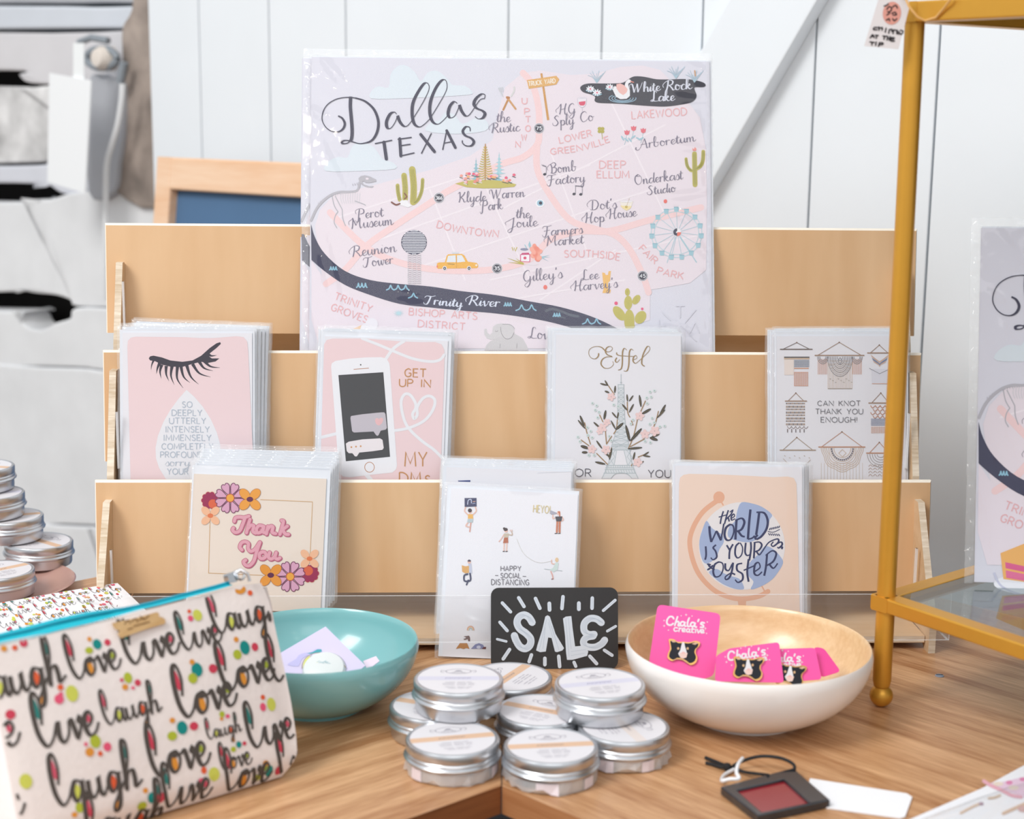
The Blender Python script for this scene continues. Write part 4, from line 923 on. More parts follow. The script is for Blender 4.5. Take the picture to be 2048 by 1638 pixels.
for L in ([(447,432),(432,480),(425,522)], [(414,474),(470,458)], [(482,425),(468,470),(455,522)], [(492,440),(512,425),(500,455),(470,485)], [(460,500),(480,480),(488,505)], [(500,485),(525,468),(520,452),(503,470),(505,495),(530,485)],): st(L, 9)
for L in ([(348,538),(352,595),(362,650)], [(362,650),(385,600),(398,575),(412,600),(430,638)], [(430,638),(440,580),(450,520)], [(495,525),(465,550),(455,600),(470,635),(500,630),(520,580),(515,535),(490,525)],
          [(540,490),(535,560),(532,632)], [(530,500),(575,482),(595,510),(575,560),(540,575)], [(550,570),(575,605),(598,612)], [(638,420),(628,520),(620,630)], [(620,630),(650,622),(668,605)], [(700,440),(690,520),(678,600)], [(680,440),(735,445),(760,500),(750,560),(715,610),(680,632)], [(690,600),(672,618),(680,632)]): st(L, 14)
for L in ([(322,680),(325,740),(318,775)], [(395,670),(375,690),(392,715),(400,755),(375,775),(358,760)], [(470,672),(492,708)], [(515,665),(492,710),(488,770)], [(560,655),(535,680),(530,735),(548,762),(575,740),(582,690),(565,655)],
          [(605,655),(600,720),(615,745),(640,735)], [(640,650),(642,700),(630,780)], [(668,650),(662,765)], [(660,655),(700,650),(718,672),(700,705),(670,718)], [(680,715),(700,740),(722,715),(760,660),(790,640),(830,628),(835,650),(800,680),(785,668),(800,648)], [(800,680),(850,650),(862,668),(838,692),(828,685)], [(838,690),(862,685),(858,700)]): st(L, 11)
for L in ([(415,790),(385,810),(375,860),(390,895),(425,885),(445,840),(440,800),(412,790)], [(375,815),(360,830),(385,845)], [(460,800),(462,840),(485,850),(508,805)], [(515,795),(508,850),(490,900),(465,915),(462,895),(500,870),(530,880)], [(580,800),(545,810),(545,850),(580,875),(582,915),(550,935),(530,915)], [(625,770),(615,860),(625,930)], [(590,850),(670,815)], [(665,860),(705,830),(695,795),(670,810),(665,870),(690,885),(720,860)],
          [(755,735),(748,820),(735,888)], [(745,745),(790,712),(820,730),(800,785),(755,815)], [(770,805),(800,835),(830,800)]): st(L, 12)
for x, y, r in ((345,808,10),(350,822,40),(345,840,-30)): a.ell(x, y, 16, 7, NVY, 6, r, 10)
st([(760,575),(800,580),(845,560)], 6)
for k in range(6): a.ell(775+13*k, 558-3*k, 11, 4, NVY, 6, -60, 8); a.ell(770+14*k, 595+1*k, 11, 4, NVY, 6, 55, 8)
a.build('printed_design', c)
stack(c, S, [(0.001,0.0008,-0.4), (0.003,0.0010,-0.7), (0.0042,0.0012,-1.0)], 'the peach globe card', 'cards behind the globe card')
# ---- the illustrated city map print, standing in the top tier
S = lean_surf((622, 690), 0.0520, 0.2145, 15.2, 0.0)
u0, v1 = S.px(623, 114); u1, _ = S.px(1419, 121); v0 = 0.001
mp = root('map_print', 'large pastel illustrated city map in a clear sleeve, topmost on the rack', 'art print', S.M)
M_print = plain('lavender_print', 'CECEDA', 0.6)
sheet('paper', u0, v0, u1, v1, 0.0, 0.0008, M_print, mp)
sheet('backing_board', u0+0.001, v0, u1+0.002, v1+0.0012, -0.001, 0.0012, M_env, mp)
sx0, sx1, sy1 = S.px(604, 400)[0], S.px(1428, 400)[0], S.px(1000, 101)[1]
def rg(x0_, y0_, x1_, y1_, h_=.0016, w_=.0020): return (S.px(x0_, y0_), S.px(x1_, y1_), h_, w_)
rid = [rg(640,110,690,175), rg(618,215,660,245), rg(650,270,708,392), rg(660,460,700,640), rg(640,500,665,590), rg(1370,125,1415,150), rg(1390,170,1422,205), rg(1345,195,1420,206), rg(1385,215,1408,285), rg(1350,290,1420,305), rg(1390,310,1405,380), rg(1330,395,1420,385),
       rg(1340,410,1380,450), rg(1385,480,1420,520), rg(1395,530,1412,590), rg(1330,640,1385,665), rg(1400,640,1418,690), rg(790,585,850,600), rg(612,560,640,690)]
sleeve_mesh('sleeve', sx0, v0-0.0008, sx1, sy1, 0.0018, mp, crinkle=0.0016, seed=77, n=(110, 90), seam=0.006, ridges=rid)
a = Art(S)
A1 = (590, 80, 440/2048); A2 = (980, 80, 460/2048); A3 = (590, 400, 440/2048); A4 = (980, 400, 460/2048)
PK, RD, NVM, TXT, LBL = 'E9DFE6', 'F3D3D3', '3A3A55', '7A7488', 'EBB5B8'
# land
a.frame(0, 0, 1)
a.poly([(630,452),(640,420),(668,390),(760,367),(860,340),(940,312),(985,280),(995,230),(1010,175),(1045,146),(1080,141),(1140,150),(1190,148),(1240,134),(1285,131),(1320,140),(1345,165),(1400,235),(1412,300),(1414,400),(1412,540),(1380,566),(1300,580),(1300,640),(1255,655),(1150,680),(1090,697),(640,697),(645,560)], PK, 1)
a.poly([(623,520),(650,560),(700,590),(760,612),(860,628),(1000,640),(1150,660),(1250,660),(1180,697),(640,697),(623,640)], 'EAE0E8', 1.5)
CL = 'DDE7EE'
for P in ([(742,197),(745,180),(758,173),(777,175),(781,150),(795,133),(812,131),(830,145),(842,163),(855,146),(875,142),(895,158),(905,170),(930,172),(945,185),(935,190),(870,194),(800,197)],
          [(652,342),(655,325),(675,314),(695,315),(705,292),(725,285),(748,295),(765,318),(785,325),(790,338),(720,342)], [(852,262),(862,245),(880,240),(890,226),(910,230),(925,248),(955,235),(975,245),(970,262),(910,268)]):
    a.poly(P, CL, 1.8, 3)
for L in ([(660,440),(1000,330)], [(700,500),(1180,330)], [(820,540),(1300,380)], [(980,560),(1400,470)], [(860,380),(930,560)], [(960,350),(1060,560)], [(1100,300),(1180,520)], [(1220,200),(1330,430)], [(1000,420),(1330,250)], [(900,620),(1250,560)], [(1080,600),(1230,500)]):
    a.line(L, 3, 'F2EAEF', 2, sm=0)
# roads
for L in ([(1046,146),(1065,170),(1077,215),(1078,260),(1074,290),(1045,315),(1000,330),(900,380),(877,395),(800,445),(735,490),(690,540),(652,568)], [(660,425),(720,485),(770,515),(840,535),(920,542),(1000,537),(1060,518),(1100,480),(1160,463),(1220,462),(1300,440),(1402,415)],
          [(1074,290),(1075,340),(1100,390),(1140,440),(1190,458),(1230,470),(1260,500),(1285,550),(1297,585)]):
    a.line(L, 13, RD, 3)
# river
up_ = [(622,448),(630,475),(650,508),(690,542),(740,560),(800,568),(860,573),(920,582),(990,590),(1060,603),(1120,614),(1180,632),(1225,652),(1262,672)]
dn = [(1225,690),(1160,662),(1090,642),(1000,628),(920,621),(860,615),(800,608),(740,590),(690,570),(650,543),(623,520)]
a.poly(smooth_path(up_, 4)+smooth_path(dn, 4), NVM, 4)
WV = '8FC1D6'
def wave(x, y, n, w, hgt):
    for k in range(n): a.line([(x+w*k, y), (x+w*(k+.35), y-hgt*.3), (x+w*(k+.55), y-hgt), (x+w*(k+.75), y-hgt*.3), (x+w*(k+1), y)], 2.6, WV, 5)
wave(659,540,3,5,6); wave(713,575,3,7,8); wave(773,580,3,15,9); wave(817,596,1,18,9); wave(1008,612,3,5,6); wave(1032,621,2,20,11); wave(1106,633,3,5,6); wave(1165,648,2,18,10)
a.line([(1092,622),(1105,618),(1125,624),(1140,630),(1156,633)], 5, '5C6270', 5); a.line([(1110,632),(1130,636)], 3, '5C6270', 5)
a.text('Trinity', 851, 608, 9, 'DCE3F2', 2.3, font='script', wid=74, rot=5); a.text('River', 938, 610, 10, 'DCE3F2', 2.3, font='script', wid=62, rot=4)
# title, traced stroke by stroke
a.frame(*A1)
TT = '34324A'
kw = dict(pen=(0.42, 1.75))
for L, w in (([(402,708),(440,730),(464,780),(445,830),(400,856),(340,850),(285,810),(252,740),(265,660),(310,595),(390,550),(480,535),(560,540)], 15), ([(560,540),(650,570),(730,640),(770,730),(775,810),(750,890),(700,945),(610,966),(540,950),(480,935),(440,945),(445,965),(490,960),(518,935)], 17)): a.line(L, w, TT, 8, pen=(.55, 1.5))
a.line([(518,528),(515,620),(525,740),(532,840),(528,910),(515,945)], 24, TT, 8, pen=(.6, 1.3))
for L in ([(945,690),(925,672),(885,690),(852,760),(858,815),(890,822),(930,770),(955,705)], [(955,705),(975,760),(1010,800),(1045,800),(1085,755)], [(1085,755),(1180,600),(1245,470),(1240,410),(1205,405),(1155,470),(1100,580),(1090,690),(1110,780),(1160,810),(1210,780),(1255,735)],
          [(1255,735),(1350,580),(1412,460),(1405,380),(1365,378),(1310,450),(1262,570),(1255,680),(1280,760),(1330,785),(1380,750),(1425,700)], [(1510,590),(1480,575),(1440,620),(1425,690),(1445,725),(1485,710),(1515,650),(1530,605)], [(1530,605),(1550,660),(1585,705),(1620,700),(1665,640)], [(1665,640),(1720,560),(1765,545)], [(1762,550),(1768,512),(1735,505),(1685,545),(1665,595),(1690,635),(1745,660),(1768,690),(1745,728),(1705,735),(1675,712)]):
    a.line(L, 17, TT, 8, **kw)
for L, w in (([(748,965),(900,935)],11), ([(828,952),(850,1108)],30), ([(975,920),(985,1080)],28), ([(960,925),(1082,908)],11), ([(980,985),(1072,972)],11), ([(985,1080),(1108,1052)],11), ([(1170,880),(1298,1040)],28), ([(1268,872),(1178,1055)],11), ([(1412,845),(1375,1020)],11), ([(1412,845),(1492,1002)],26), ([(1385,962),(1470,945)],9)): a.line(L, w, TT, 8, sm=0)
a.line([(1632,850),(1625,815),(1590,810),(1562,850),(1585,890),(1640,915),(1665,950),(1640,985),(1590,985),(1560,960),(1558,935)], 17, TT, 8, pen=(.6,1.5))
# dinosaur skeleton
DN = 'B9B7BE'
a.poly([(590,1290),(610,1268),(650,1260),(700,1272),(755,1300),(755,1318),(700,1330),(660,1330),(640,1315),(625,1320),(640,1345),(690,1362),(735,1360),(720,1378),(670,1372),(620,1345),(600,1320)], DN, 4)
a.line([(600,1330),(580,1400),(500,1415),(420,1415),(340,1440),(270,1490),(215,1550),(185,1600),(150,1680)], 22, DN, 4)
for k in range(9): a.line([(430+22*k,1425),(425+22*k,1480),(440+20*k,1520)], 8, 'D8D4DA', 3)
for L in ([(345,1450),(365,1540),(400,1600)], [(400,1600),(375,1640),(365,1700),(390,1750)], [(440,1580),(445,1660),(470,1730)], [(560,1500),(640,1530),(655,1540)], [(375,1455),(440,1580)]): a.line(L, 9, DN, 4)
for k in range(20): a.line([(600-20*k, 1345+4*k+ (60 if k > 3 else 0)-(0 if k<14 else -10*(k-14))),(596-20*k,1325+4*k+(60 if k > 3 else 0)+(0 if k<14 else 10*(k-14)))], 5, DN, 4, sm=0)
a.ell(672,1292,14,10,PK,5)
# cactus and skull
CG, CD = 'BDB459', '8C8A3C'
def cact(P, w): a.line(P, w, CG, 5); [a.line([(x+o, y) for x, y in P], 4, CD, 6) for o in (-w*.22, 0, w*.22)]
cact([(955,1355),(960,1420),(975,1490)], 36); cact([(1015,1262),(1025,1370),(1025,1480)], 52); cact([(1090,1205),(1105,1360),(1100,1510)], 60); cact([(1188,1300),(1180,1400),(1150,1480),(1110,1520)], 32)
a.poly([(905,1515),(960,1530),(985,1495),(1040,1490),(1060,1520),(1090,1545),(1050,1560),(990,1540),(930,1540)], 'EFEFF2', 7); a.line([(900,1512),(940,1535),(975,1525)], 16, '7C4438', 8); a.line([(1020,1430),(1040,1460),(1020,1480)], 14, '8A5A3E', 8)
# park trees
def fir(x, y0, y1, w, c, n=8, st_=None):
    for k in range(n):
        t = (k+.6)/n; yy = y0+(y1-y0)*t; ww = w*t
        a.poly([(x-ww,yy+14),(x-ww*.4,yy+10),(x,yy-22),(x+ww*.4,yy+10),(x+ww,yy+14),(x+ww*.4,yy+22),(x,yy+26),(x-ww*.4,yy+22)], c, 6+(k % 2)*.3)
fir(1685,1095,1290,62,'8FBFCC',6); fir(1900,1040,1240,68,'A9D3DC',6); fir(1890,1200,1300,62,'8FBFCC',3)
a.poly([(1490,1338),(1600,1310),(1700,1300),(1850,1305),(1980,1322),(2060,1345),(2040,1368),(1900,1380),(1750,1382),(1600,1372)], 'C4B95E', 7)
for k in range(14): 
    yy = 990+22*k; ww = 12+5*k
    a.line([(1770-ww,yy+8),(1770-ww*.4,yy+16),(1770,yy-2)], 9, 'C6B45A', 8); a.line([(1770+ww,yy+8),(1770+ww*.4,yy+16),(1770,yy-2)], 9, 'C6B45A', 8)
a.line([(1772,970),(1770,1310)], 9, 'BE8A4E', 9, sm=0)
RR = random.Random(4)
for k in range(34):
    x = RR.uniform(1545,2040); y = RR.uniform(1240,1325)
    if 1730 < x < 1800: continue
    a.ell(x, y, 15, 13, RR.choice(['E98A80','F0B37A','EFC6CC','E8607E','F2F0F2','F0A090']), 9, n=8); a.line([(x-18,y+14),(x+16,y+24)], 6, RR.choice(['4A4250','5C6058','E9E6F0']), 8.5, sm=0)
# knife and fork, signpost, lake
a.frame(*A2)
a.line([(118,505),(75,430)], 8, 'CBCFD2', 5, sm=0)
for o in (0, 14, 28): a.line([(95+o*.8,470-o*.3),(82+o,422-o*.1)], 5, 'CBCFD2', 5, sm=0)
a.line([(190,500),(214,455),(215,420)], 14, 'D5D6D4', 5); a.line([(168,515),(118,622)], 17, 'C38A4E', 5, sm=0); a.line([(150,510),(228,615)], 17, 'CF9C63', 5, sm=0); a.ell(160,515,18,12,'B87A44',6)
WD_ = 'D9A45C'
a.poly([(448,298),(466,298),(528,712),(508,716)], 'CF9850', 5); a.poly([(328,358),(590,320),(617,352),(590,398),(345,436)], 'E0AE66', 6); a.text('TRUCK YARD', 345, 412, 40, 'F2E6D2', 8, wid=240, rot=-7, z=8)
a.poly([(802,430),(825,402),(880,388),(980,388),(1100,388),(1185,380),(1240,345),(1290,324),(1380,330),(1480,350),(1600,352),(1720,348),(1820,358),(1900,380),(1920,405),(1895,420),(1830,420),(1820,440),(1838,490),(1825,530),(1780,560),(1680,580),(1560,594),(1400,588),(1200,572),(1050,565),(960,560),(930,540),(935,510),(905,488),(830,466)], '33323F', 5, 3)
for x, y, s_ in ((893,437,40),(953,470,42),(1065,420,38)):
    for k in range(9): a.ell(x+s_*.55*math.cos(k*.7), y+s_*.38*math.sin(k*.7), s_*.42, s_*.16, 'EDEFF4', 6, math.degrees(k*.7), 10)
    a.line([(x-s_,y+12),(x,y+26),(x+s_,y+12)], 7, '8FC1D6', 5.6); a.ell(x, y, 9, 7, 'E8607E', 7, n=8)
for rr in (70, 95, 120): a.line([(1180+rr*math.cos(t), 520+rr*.32*math.sin(t)) for t in [math.pi*j/10-.2 for j in range(14)]], 5, '9FC6DC', 6)
a.poly([(1090,440),(1110,410),(1150,430),(1190,460),(1205,440),(1200,400),(1210,370),(1235,350),(1255,360),(1255,378),(1235,385),(1230,400),(1245,450),(1245,500),(1215,525),(1160,528),(1120,505)], 'F0F0F3', 7); a.poly([(1125,395),(1160,388),(1195,405),(1225,440),(1215,470),(1185,492),(1150,470),(1125,430)], 'EDBBB4', 8); a.line([(1250,370),(1278,378)], 8, 'E98A78', 8, sm=0)
for cx, cy in ((950,385),(1655,345),(1820,380)):
    for k in range(9): a.line([(cx,cy),(cx+(k-4)*9,cy-50),(cx+(k-4)*20,cy-70-20*((k*7) % 3))], 4, 'A9C6D4', 6)
a.line([(1822,275),(1828,320)], 12, 'CFA07A', 6, sm=0)
a.text('White', 1268, 470, 42, 'D9DCE8', 10, font='script', wid=250, rot=-4, z=9); a.text('Rock', 1570, 452, 46, 'D9DCE8', 10, font='script', wid=230, rot=-4, z=9); a.text('Lake', 1440, 548, 44, 'D9DCE8', 10, font='script', wid=205, rot=-2, z=9)
# wine glass, clover, tulips, notes, eye
a.poly([(780,520),(858,520),(855,565),(840,590),(820,600),(798,590),(783,565)], 'EDE8EE', 5); a.poly([(790,552),(850,545),(848,570),(835,585),(805,585),(792,572)], 'D9506E', 6)
a.line([(780,520),(783,565),(800,592),(820,600),(840,592),(855,565),(858,520)], 4, 'C9C5D0', 7); a.line([(820,600),(822,645)], 4, 'C9C5D0', 7, sm=0); a.ell(820,518,39,7,'D9D5DE',6)
for k in range(4): a.ell(988+18*math.cos(.8+k*1.57), 803+18*math.sin(.8+k*1.57), 18, 15, 'B5AC4A', 6, n=10)
a.line([(990,815),(998,850),(1000,885)], 5, 'B5AC4A', 6)
for x, y in ((1218,825),(1277,788),(1363,808)): a.poly([(x-24,y-20),(x-8,y-12),(x,y-26),(x+10,y-12),(x+26,y-20),(x+20,y+14),(x,y+24),(x-18,y+14)], 'E46E7C', 6); a.line([(x,y+22),(x-10,y+70),(x-22,y+110)], 4, 'A9C9D2', 5)
for x, y, r in ((1180,875,60),(1215,890,40),(1275,865,-35),(1245,890,50),(1320,880,30),(1345,880,-25)): a.ell(x, y, 26, 8, 'A5C8D4', 6, r, 10)
def note(x, y, s_): a.ell(x, y, 15*s_, 11*s_, '2E2C3C', 7, -15, 12); a.line([(x+13*s_,y),(x+13*s_,y-72*s_)], 5, '8F8B98', 7, sm=0)
note(487,1196,1.0); a.line([(498,1125),(470,1112)], 4, '8F8B98', 7, sm=0); a.line([(500,1130),(470,1120),(460,1110)], 5, '6C6878', 7)
note(748,1372,1.0); note(808,1375,1.0); a.line([(760,1300),(822,1304)], 8, '6C6878', 7, sm=0)
a.ell(445,1455,40,36,'F3F3F7',5); a.ell(446,1453,28,26,'9CC3D6',6); a.ell(450,1453,15,15,'2C2E44',7,n=12)
a.ell(1561,1437,16,18,'EC6E64',6,n=12)
# saguaro
cact([(1820,1015),(1822,1150),(1825,1290)], 44); cact([(1745,1060),(1755,1120),(1785,1160),(1815,1165)], 28); cact([(1898,995),(1895,1070),(1875,1120),(1835,1150)], 34)
a.poly([(1800,960),(1815,975),(1822,955),(1838,968),(1835,988),(1805,988)], 'ED9A90', 7)
# martini, ferris wheel
a.poly([(1150,1430),(1275,1440),(1250,1500),(1215,1520),(1180,1500)], 'EFE9DE', 5); a.poly([(1158,1475),(1262,1480),(1245,1505),(1215,1520),(1182,1502)], 'EFDDA6', 6); a.ell(1213,1438,62,10,'D9D3D6',6); a.ell(1213,1438,57,7,'F0EDF0',7); a.ell(1213,1487,12,12,'C9B34E',8,n=10); a.line([(1240,1410),(1213,1487)], 3, 'CBB79A', 8, sm=0)
a.frame(*A4)
FW = 'A9CBD6'
for rr in (218, 190): a.line([(1660+(rr+8)*math.cos(t), 295+rr*math.sin(t)) for t in [2*math.pi*j/40 for j in range(40)]], 6, 'BCD8E0', 5, closed=True, sm=2)
for k in range(15):
    t = 2*math.pi*k/15+.1; a.line([(1668,288),(1660+220*math.cos(t),295+212*math.sin(t))], 5, 'BAD4DE', 5, sm=0)
    x, y = 1660+222*math.cos(t), 298+216*math.sin(t); a.poly([(x-22,y-18),(x+22,y-18),(x+18,y+22),(x-18,y+22)], '9FC8D4', 6); a.line([(x-22,y-18),(x+22,y-18)], 6, '86B3C2', 7, sm=0)
a.line([(1650,330),(1575,560)], 7, 'BAD4DE', 5, sm=0); a.line([(1690,330),(1838,555)], 9, FW, 5, sm=0)
a.ell(1666,288,36,36,'F0F0F3',7); a.poly([(1666,252),(1646,258),(1632,275),(1631,295),(1640,312),(1666,322),(1666,298),(1652,288),(1666,276)], '32344E', 8); a.poly([(1666,288),(1702,288),(1696,308),(1682,320),(1666,322)], 'E97868', 8)
# market things, stool, prickly pear, dots
a.rect(272,470,354,552,'F3F0F4',5); a.line([(272,485),(272,550)], 7, 'D8477F', 6, sm=0); a.line([(354,485),(354,552)], 7, 'D8477F', 6, sm=0); a.line([(270,548),(354,552)], 6, 'D8477F', 6, sm=0); a.poly([(270,490),(285,472),(345,470),(356,488)], 'C93D74', 6)
a.ell(311,517,14,13,'DB3F6A',7,n=12); a.ell(305,440,36,11,'8B8FA8',6); a.poly([(340,400),(352,365),(366,405),(358,450)], '9FC8D4', 5); a.line([(310,400),(330,440)], 8, '9FC8D4', 5, sm=0)
for k in range(16): a.ell(410+38*math.cos(k*1.1)*(.4+.6*(k % 3)/2), 470+60*math.sin(k*1.7)*(.5+.5*(k % 2)), 26, 20, ['F29C88','EE8C78','F5AC9A'][k % 3], 6+(k % 3)*.2, k*30, 10)
for p in ((530,492),(520,545),(485,520),(535,510)): a.line([(450,510),p], 9, '9FC8D4', 5, taper=1)
for q in ((155,518),(165,555),(230,520)): a.line([(300,570),q], 15, 'BDB452', 6, taper=1)
a.line([(195,420),(205,450),(215,425),(225,455),(240,420)], 7, 'CBBB5A', 6, sm=0); a.line([(240,560),(380,580),(430,570)], 4, 'E9E6EA', 5)
a.poly([(998,645),(1022,650),(1030,668),(1050,668),(1055,635),(1076,632),(1068,720),(1050,740),(1052,790),(1075,800),(1070,830),(1000,828),(1012,790)], 'EFBE6C', 5)
a.ell(492,777,18,20,'EC7A70',6,n=14)
def pear(x, y, rx, ry, r=0):
    a.ell(x, y, rx, ry, 'C4BA5C', 6, r, 20)
    for k in range(7): a.ell(x+rx*.55*math.cos(k*2.4)*(k/7), y+ry*.6*math.sin(k*2.4)*(k/7)**.5, 4, 3, 'A59C42', 7, n=6)
pear(1240,1075,46,100); pear(1150,1010,42,75,-38); pear(1340,1045,46,62,35); pear(1230,915,36,62); pear(1302,888,30,48,35); pear(1223,820,22,34)
for x, y, s_ in ((1122,920,16),(1355,970,12)): a.ell(x, y, s_, s_, 'E8547E', 7, n=10)
a.ell(1245,1120,44,30,'C4BA5C',6)
# elephant
EG = 'CFCDCF'
a.poly([(-50,1340),(-30,1290),(0,1260),(60,1230),(130,1220),(220,1190),(290,1230),(330,1300),(340,1340)], EG, 4)
a.poly([(20,1180),(25,1130),(60,1105),(100,1100),(150,1105),(190,1112),(218,1140),(215,1190),(190,1225),(155,1240),(120,1235),(90,1220),(40,1240),(5,1245),(-30,1230),(-50,1200),(-52,1150),(-30,1145),(-25,1180),(0,1200)], 'D3D1D3', 5)
a.line([(95,1130),(100,1180),(125,1225),(155,1238),(190,1225),(215,1180)], 5, '9A969C', 6); a.line([(110,1108),(170,1108),(205,1128),(218,1150)], 4, '9A969C', 6); a.line([(45,1165),(58,1172),(72,1165)], 4, '8A868C', 6)
for x in (90, 240): a.line([(x,1280),(x-2,1320)], 4, '9A969C', 6, sm=0)
# taxi, tower, shields
a.frame(*A3)
a.poly([(1322,590),(1340,582),(1395,580),(1412,520),(1425,507),(1550,502),(1575,515),(1592,545),(1610,575),(1690,586),(1703,600),(1705,625),(1690,635),(1330,640),(1318,625)], 'EFB549', 7); a.poly([(1412,572),(1425,520),(1495,515),(1498,580),(1410,580)], 'E3E9EF', 8); a.poly([(1508,515),(1552,514),(1572,545),(1585,575),(1508,582)], 'E3E9EF', 8)
for x in (1393, 1620): a.ell(x, 637, 20, 22, 'E6E6EA', 8); a.ell(x, 637, 13, 15, '34364E', 9, n=14); a.ell(x, 637, 5, 5, 'E6E6EA', 10, n=8)
a.rect(1460,485,1526,500,'D8DCE2',7); a.ell(1688,608,10,10,'F4E6D2',8,n=10); a.line([(1420,595),(1485,600)], 7, 'A4864A', 8, sm=0); a.line([(1502,520),(1504,635)], 4, 'CC9238', 8, sm=0); a.rect(1318,610,1330,628,'E97868',8)
a.ell(1108,395,120,115,'45455E',5,n=36)
for j in range(15):
    for i in range(17):
        x = 1000+13.6*i+(6.8 if j % 2 else 0); y = 288+15.4*j
        if ((x-1108)/116)**2+((y-395)/111)**2 < 1: a.ell(x, y, 7.2, 4.4, 'EEF0F6', 6, 12, 8)
for k in range(16):
    y = 515+17.5*k
    for x in (1068, 1112, 1155): a.line([(x-18,y-3),(x,y+3),(x+18,y-2)], 4.5, '9A979F', 5); 
for x in (1052, 1090, 1132, 1172): a.line([(x,510),(x,790)], 4, 'D9D7DC', 4.8, sm=0)
for k in range(12): a.line([(965,1055),(965+50*math.cos(k*.524),1055+38*math.sin(k*.524))], 11, 'B9DCE4', 5, taper=1)
a.frame(0, 0, 1)
for x, y, t in ((878,396,'366'),(1078,257,'75'),(994,537,'35'),(1285,552,'45')):
    a.ell(x, y, 10.6, 10.6, 'F0F0F4', 5); a.ell(x, y, 9.8, 9.8, '4B4B60', 6); a.ell(x, y, 8.8, 8.8, 'EDEDF2', 7); a.ell(x, y, 8.0, 8.0, '383849', 8)
    w = 11 if len(t) == 2 else 12.5; a.text(t, x-w/2, y+3.2, 6.6, 'EDEFF4', 1.3, wid=w, z=9)
# place names
def sc(t, x, y, wid, size, rot=-5): a.text(t, x, y, size, TXT, 1.45, font='script', wid=wid, rot=rot, z=9)
def cp(t, x, y, wid, size=14, rot=0, arc=0): a.text(t, x, y, size, LBL, 2.0, wid=wid, rot=rot, arc=arc, z=6)
sc('the', 993,244,28,10,0); sc('Rustic', 984,266,56,10,-4); sc('HG', 1118,229,34,10,-4); sc('Sply', 1107,252,42,10,-5); sc('Co', 1160,244,28,10,-6); sc('Arboretum', 1278,298,115,9.5,-8)
sc('Bomb', 1100,347,54,10,-6); sc('Factory', 1097,370,74,10,-5); sc('Onderkast', 1270,370,97,10,-7); sc('Studio', 1296,390,56,9,-7); sc('Perot', 716,438,52,10,-6); sc('Museum', 704,458,84,10.5,-6)
sc('Klyde', 917,405,56,10,-3); sc('Warren', 984,398,66,10,-4); sc('Park', 964,421,42,10,-4); sc('the', 1032,436,28,10,0); sc('Joule', 1018,456,58,10,-4); sc("Dot's", 1180,420,54,10,-4); sc('Hop', 1170,446,40,10,-4); sc('House', 1218,438,56,10,-6)
sc('Farmers', 1088,472,78,10,-4); sc('Market', 1094,492,74,10,-4); sc('Reunion', 706,514,88,11,-7); sc('Tower', 730,534,58,10,-7); sc("Gilley's", 1046,564,80,11,-6); sc('Lee', 1164,560,34,10,-4); sc("Harvey's", 1148,582,88,10,-5)
sc('Love', 1058,676,50,11,4)
cp('LAKEWOOD',1264,238,110,15,-4); cp('LOWER',1120,287,66,13,-13); cp('GREENVILLE',1101,309,122,12,-2,-2.0); cp('DEEP',1199,337,52,15); cp('ELLUM',1194,356,64,14); cp('DOWNTOWN',873,455,125,14,16,-1.6); cp('SOUTHSIDE',1129,515,110,14,-4,1.6)
for ch, x, y in zip('UPTOWN',(1044,1049,1051,1051,1043,1031),(208,229,245,263,281,295)): cp(ch,x,y,10,12)
cp('FAIR',1277,498,44,13,50,-3); cp('PARK',1313,546,54,13,20,-3); cp('TRINITY',668,598,78,14,20); cp('GROVES',661,620,76,14,20); cp('BISHOP ARTS',818,630,136,14,4); cp('DISTRICT',836,654,94,14,4)
for L in ([(1325,625),(1340,640)],[(1352,612),(1368,612)],[(1360,612),(1360,635)],[(1391,620),(1370,645)],[(1318,640),(1318,665),(1335,665)],[(1318,652),(1330,652)],[(1380,665),(1390,645),(1398,665)],[(1362,650),(1392,682)]): a.line(L, 2.4, 'D8D8E2', 6, sm=0)
# slice of cake near the lower corner (shows on the second print)
# two-layer cake slice low on the sheet (shows on the copy on the shelf unit, hidden here by the tier in front)
a.px = False; a.frame(u0, v1, 1)
def L_(pts): return [(x, -y) for x, y in pts]
a.poly(L_([(.0185,.2395),(.045,.228),(.053,.240),(.0525,.262),(.021,.2585)]), 'F0B565', 7); a.poly(L_([(.022,.246),(.053,.252),(.053,.256),(.0225,.2505)]), 'DE5C92', 8); a.poly(L_([(.0225,.252),(.053,.2575),(.0525,.262),(.023,.2575)]), 'E4709C', 8)
a.line(L_([(.014,.254),(.020,.264),(.036,.270),(.050,.268),(.058,.262)]), .0016, 'C9CCE0', 6); a.ell(.036, -.262, .022, .007, 'EDEFF5', 5)
for x, y in ((.048,.232),(.056,.238),(.052,.228)): a.ell(x, -y, .0055, .0055, 'EDEBF1', 9, n=12)
mp_art = a.build('printed_design', mp)
# second copy of the print behind, shifted so its edge shows at the side
m2 = copy_tree(mp); m2.name = 'map_print'
m2['label'] = 'second city map print, hidden behind the first except a sliver at its edge'
m2.matrix_world = S.M @ Matrix.Translation((-0.0085, 0.0008, -0.0065))
for ch in list(m2.children):
    if ch.name.startswith('sleeve'): bpy.data.objects.remove(ch)
